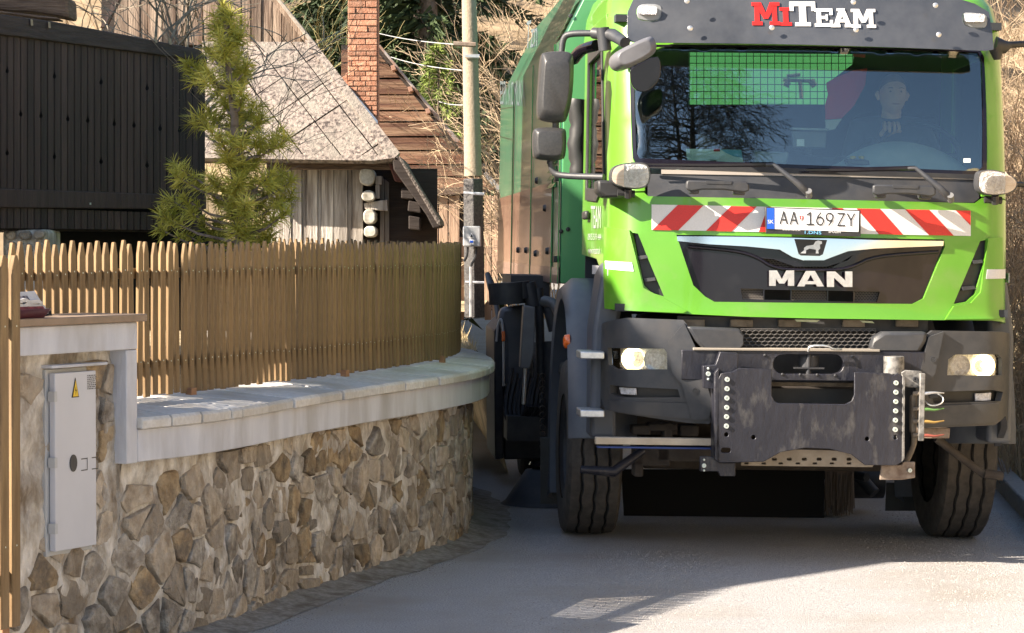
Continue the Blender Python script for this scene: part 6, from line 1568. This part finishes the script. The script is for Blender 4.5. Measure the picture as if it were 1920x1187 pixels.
# far hill
gridmesh('hillside', lin(-60, 60, 60), lin(31, 120, 50), lambda x, y: 1.4 + (y - 31) * .62 + 1.2 * noise.noise(Vector((x * .08, y * .08, 0))), mat('hill_grass', (.20, .14, .08), .95, c2=(.36, .27, .17), scale=3, c3=(.11, .085, .05), scale3=.8, detail=10))
def spruce(name, label, base, h, rad, seed, m, group=None, nb=140, nq=46, z0=.0, cat='tree', ql=.10):
    g = random.Random(seed); root = empty(name, label, cat, base, group)
    mb = MB(); mb.tube([(0, 0, -.5), (0, 0, h * .5), (0, 0, h)], [h * .014 + .01, h * .009, .004], 6); mb.build('trunk', M_bark, root, smooth=60)
    mb = MB()
    for k in range(nb):
        f = z0 + (1 - z0) * (k + g.random()) / nb; z = h * (.04 + .95 * f); L = rad * (1 - f) ** .8 * g.uniform(.7, 1.15) + .05; a = g.uniform(0, 6.28)
        dr = Vector((math.cos(a), math.sin(a), 0)); side = Vector((-dr.y, dr.x, 0))
        for j in range(nq):
            t = g.random() ** .7; p = Vector((0, 0, z)) + dr * L * t + Vector((0, 0, -.30 * L * t * t + .1 * L * t)) + side * g.uniform(-.22, .22) * L * (1 - t * .6) + Vector((0, 0, g.uniform(-.06, .02) * 1.5))
            d = (dr * g.uniform(.3, 1) + side * g.uniform(-.8, .8) + Vector((0, 0, g.uniform(-.9, .2)))).normalized(); l = ql * g.uniform(.6, 1.4)
            w = d.cross(Vector((g.uniform(-1, 1), g.uniform(-1, 1), g.uniform(-1, 1)))).normalized() * l * .13
            mb.add([p - w, p + w, p + d * l], [(0, 1, 2)])
    mb.build('crown', m, root, smooth=0, fixn=False); return root
for i, (X, Y, h, rd, lb) in enumerate(((-1.75, 31.2, 9, 1.5, 'dark spruce directly behind the brick chimney'), (-.95, 30.4, 9.5, 1.35, 'dark spruce filling the gap between chimney and power pole'), (-1.2, 33.5, 12, 1.9, 'dark spruce standing behind the other two spruces'))):
    spruce('spruce_tree', lb, (X, Y, .6 + .5 * i), h, rd, 50 + i, M_spr, 'dark spruces behind the roofs', 230, 110, ql=.17)
spruce('spruce_tree', 'small bright green young spruce left of the power pole above the boarded gable', at(822, 250, 27.5), .95, .26, 77, M_sprl, None, 60, 40, ql=.07)
0 and spruce('spruce_tree', 'tall trunked spruce beside the added shade block left of the street', (*(sc(-1, 19.4, 0).xy), .5), 9.2, 1.9, 83, M_spr, None, 150, 80, z0=.58, ql=.25)
# far thin trees on the hillside for texture
for i, (X, lb) in enumerate(((-5.5, 'leafless hillside thicket above the dark balcony at the far left'), (-4.6, 'leafless hillside thicket behind the board gable'), (6.6, 'leafless hillside thicket rising at the upper right corner'), (8.2, 'farthest leafless hillside thicket at the right edge'))):
    bush('hill_thicket', lb, (X, 34 + (i % 3) * 1.5, 2.6 + (i % 3)), 14, 4.5, 90 + i, M_twigd if i % 3 == 0 else M_twig, .5, .02, (0, 0, 0), 4, (2, 3), 'thicket', 'leafless thickets on the hillside', .9, .006)

# ---- umbrella-like pine in the garden
pine = empty('garden_pine', 'young yellow green pine with long needle tufts standing between dark balcony and slate roof', 'tree', at(455, 560, 14.6))
PP = at(455, 560, 14.6)
mb = MB(); trunk = [(458, 600), (452, 450), (447, 380), (438, 300), (440, 220), (428, 130), (424, 60), (418, 15)]
mb.tube([at(x, y, 14.6) - PP for x, y in trunk], [.040, .034, .030, .026, .022, .016, .010, .005], 8); mb.build('trunk', M_bark, pine, smooth=60)
tuf = [(418, 14, .8), (405, 50, 1), (430, 62, 1), (452, 66, .9), (392, 95, .9), (420, 95, 1), (448, 108, .9), (366, 128, 1), (392, 138, 1), (425, 130, 1), (350, 120, .7), (462, 125, .7), (440, 160, .9), (420, 190, 1), (375, 222, 1.1), (395, 215, .9), (455, 185, .7),
       (470, 212, .9), (492, 222, .9), (440, 225, .8), (412, 258, .8), (515, 265, .9), (535, 262, .9), (490, 260, .9), (465, 255, .9), (425, 290, 1.1), (445, 275, .9), (340, 318, .9), (330, 330, .7), (395, 335, .9), (375, 345, .8),
       (455, 310, .9), (480, 300, .8), (505, 330, 1), (525, 330, .9), (475, 340, 1), (440, 345, 1), (325, 378, 1), (305, 405, .9), (345, 372, .7), (405, 372, .9), (430, 390, 1), (460, 385, 1), (495, 375, 1), (525, 375, 1), (520, 350, .8),
       (545, 340, .7), (410, 415, .9), (445, 425, 1), (480, 420, 1), (510, 410, 1), (395, 440, .8), (470, 450, 1), (430, 455, .9), (505, 445, .9), (300, 430, .7), (360, 400, .6), (535, 400, .7), (350, 440, .6)]
g = random.Random(99); nm = MB(); br_ = MB()
def tuft(c, ax, sc_, n=110):
    n = int(n * .75)
    for k in range(n):
        th = g.uniform(0, 6.28); cz = g.uniform(-.25, 1); sx = math.sqrt(1 - cz * cz)
        a_ = ax.orthogonal().normalized(); b_ = ax.cross(a_)
        d = (ax * cz + (a_ * math.cos(th) + b_ * math.sin(th)) * sx).normalized()
        l = .105 * sc_ * g.uniform(.75, 1.15); p0 = c + ax * g.uniform(-.07, .02) * sc_; p1 = p0 + d * l * .6 + Vector((0, 0, -.001)); p2 = p0 + d * l + Vector((0, 0, -.010 * g.random()))
        w = d.cross(Vector((g.uniform(-1, 1), g.uniform(-1, 1), g.uniform(-1, 1)))).normalized() * .0021
        nm.add([p0 - w, p0 + w, p1 + w, p1 - w, p2], [(0, 1, 2, 3), (3, 2, 4)])
for _y in range(30, 430, 26): tuf.append((430 + g.uniform(-8, 18) + _y * .03, _y, .8))
for x, y, sc_ in tuf:
    
    Yt = 14.6 + g.uniform(-.22, .30); c = at(x, y, Yt) - PP
    ty_ = min(590, y + 22 + abs(x - 440) * .22); 
    for (xa, ya), (xb, yb) in zip(trunk, trunk[1:]):
        if yb <= ty_ <= ya: f = (ya - ty_) / (ya - yb); tx = xa + (xb - xa) * f
    t0 = at(tx, ty_, 14.6) - PP; md = t0.lerp(c, .55) + Vector((0, 0, -.03))
    br_.tube([t0, md, c], [.010, .007, .004], 5)
    ax = ((c - md).normalized() + Vector((0, 0, .5))).normalized(); tuft(c, ax, sc_)
    q = md.lerp(c, .5); tuft(q + Vector((0, 0, .01)), ax, sc_ * .7, 60)
    for _ in range(1):
        c2 = c + Vector((g.uniform(-.07, .07), g.uniform(-.1, .1), g.uniform(-.07, .07))); tuft(c2, (ax + Vector((g.uniform(-.5, .5), g.uniform(-.5, .5), g.uniform(-.3, .5)))).normalized(), sc_ * .8, 70)
br_.build('branches', M_bark, pine, smooth=60); nm.build('needles', M_needle, pine, smooth=0, fixn=False)

# ---- wild grass, gravel
mb = MB(); g = random.Random(4)
for k in range(9000):
    if k % 3 == 0: y = g.uniform(19.4, 26); x = bx_(y) - g.uniform(0, .9); z = .85 + (y - 18.2) * .02
    else:
        y = g.uniform(13, 24); t = g.random() ** 1.6 * .35; x = kx(y) + .16 + t * 6; z = -.06 + t * 5.7
    h = g.uniform(.03, .13); a = g.uniform(0, 6.28); w = .004
    mb.add([(x - w * math.cos(a), y - w * math.sin(a), z), (x + w * math.cos(a), y + w * math.sin(a), z), (x + g.uniform(-.05, .05), y + g.uniform(-.05, .05), z + h)], [(0, 1, 2)])
o = mb.build('dry_grass', mat('straw', (.42, .33, .17), .9, c2=(.62, .52, .32), scale=3), smooth=0, fixn=False); tag(o, 'pale dry grass on the bank behind the wall end and above the kerb', 'grass', kind='stuff')
mb = MB()
oct_ = [(1, 0, 0), (0, 1, 0), (-1, 0, 0), (0, -1, 0), (0, 0, 1)]
def pebble(x, y, z, r):
    k = len(mb.v); s1, s2 = g.uniform(.6, 1.2), g.uniform(.6, 1.2); a = g.uniform(0, 1.5); ca_, sa_ = math.cos(a), math.sin(a)
    mb.v += [(x + (p[0] * s1 * ca_ - p[1] * s2 * sa_) * r, y + (p[0] * s1 * sa_ + p[1] * s2 * ca_) * r, z + p[2] * r * .7) for p in oct_]
    mb.f += [(k, k + 1, k + 4), (k + 1, k + 2, k + 4), (k + 2, k + 3, k + 4), (k + 3, k, k + 4)]
for k in range(15000):
    q = g.random()
    if q < .42:
        s = g.uniform(.3, 7.2); o_ = -.08 + abs(g.gauss(0, .13)); p = WP.pos(s, o_); pebble(p.x, p.y, gz(p.x), g.uniform(.002, .006))
    elif q < .8:
        y = g.uniform(9, 17); x = kx(y) - abs(g.gauss(0, .45)); pebble(x, y, gz(x), g.uniform(.003, .008))
    else:
        y = g.uniform(10, 14.5); x = .45 + (y - 11) * .12 + g.gauss(0, .22); pebble(x, y, gz(x), g.uniform(.002, .006))
o = mb.build('gravel', mat('gravel_grey', (.20, .19, .18), .9, c2=(.36, .34, .31), scale=60), smooth=0, fixn=False); tag(o, 'loose grey grit scattered on the road by the wall foot and the kerb', 'gravel', kind='stuff')
# dirt along the foot of the wall
mb = MB(); n = 90; vs = []
for i in range(n + 1):
    s = WP.L * i / n * .8
    for j, (o_, z) in enumerate(((-.14, .045), (-.06, .022), (.02, .008), (.10 + .05 * noise.noise(Vector((s * 3, 0, 0))), .003))):
        p = WP.pos(s, o_); vs.append((p.x, p.y, z + .01 * noise.noise(Vector((s * 6, j, 0))) * (j < 3)))
mb.add(vs, [(4 * i + j, 4 * i + j + 1, 4 * i + 5 + j, 4 * i + 4 + j) for i in range(n) for j in range(3)]); o = mb.build('dirt_strip', M_dirt, smooth=80, fixn=False); o['kind'] = 'structure'
# dry weed at right front
mb = MB()
for k in range(5):
    b = Vector((kx(13.2) - .10 + k * .01, 13.3, -.04)); mb.tube([b, b + Vector((-.02 + .02 * k, 0, .06)), b + Vector((-.05 + .03 * k, 0, .12 - .01 * k))], [.003, .003, .001], 4)
o = mb.build('dry_weed', M_twig); tag(o, 'single dry weed stalk at the right edge of the road', 'weed')

# ---- tree mirrored in the windscreen, standing behind the photographer
def reflect_px(px, py):
    s, w = Fp(px, py); e = .01
    P = Vector(cmap(0)(s, w, 0)); Pa = Vector(cmap(0)(s + e, w, 0)); Pb = Vector(cmap(0)(s, w + e, 0))
    n_ = (Pa - P).cross(Pb - P).normalized(); Pw = TM @ P; nw = (TM.to_3x3() @ n_).normalized()
    d = (Pw - Vector((0, 0, CAMZ))).normalized(); return Pw, d - nw * 2 * d.dot(nw)
def refl_at(px, py, Y):
    P, r = reflect_px(px, py); return P + r * ((Y - P.y) / r.y)
YT = -7.0
b1 = refl_at(1300, 300, YT); t1 = refl_at(1300, 100, YT)
print('reflected tree: ', b1, t1, refl_at(1400, 200, YT), refl_at(1800, 300, YT))
g = random.Random(17)
for i, (pxt, sd) in enumerate(((1262, 61), (1300, 62), (1296, 63))):
    pb = refl_at(pxt + 20 * (i == 0), 305, YT); pt_ = refl_at(pxt, 110, YT)
    root = empty('bare_tree', ('slender bare tree behind the photographer, left one mirrored in the windscreen', 'tall bare tree behind the photographer mirrored in the middle of the windscreen tree group', 'second stem of the bare tree group mirrored in the windscreen')[i], 'tree', (pb.x, pb.y, 0), 'bare trees mirrored in the windscreen')
    mb = MB(); H = pt_.z; pts = [Vector(((pt_.x - pb.x) * f + .15 * math.sin(f * 5 + i), 0, H * f)) for f in lin(0, 1, 12)]
    mb.tube(pts, [.20 * (1 - f * .8) for f in lin(0, 1, 12)], 7)
    for k in range(64):
        f = g.uniform(.5, 1); j = f * 11; a = pts[int(min(10, j))].lerp(pts[int(min(10, j)) + 1], j - int(min(10, j)) if j < 11 else 0)
        sd_ = g.choice((-1, 1)) if i else 1
        d = Vector((g.uniform(.4, 1) * g.choice((-1, 1)), g.uniform(-.6, .6), g.uniform(.1, .8))).normalized()
        grow(mb, a, d, g.uniform(1.2, 2.6) * (1.3 - .5 * f), .085 * (1.2 - f), 4, g, .28, (2, 3), .72, 4, .06, .55, 5, .014)
    mb.build('limbs', mat('tree_bark%d' % i, (.03, .028, .028), .95), root, smooth=0, fixn=False)
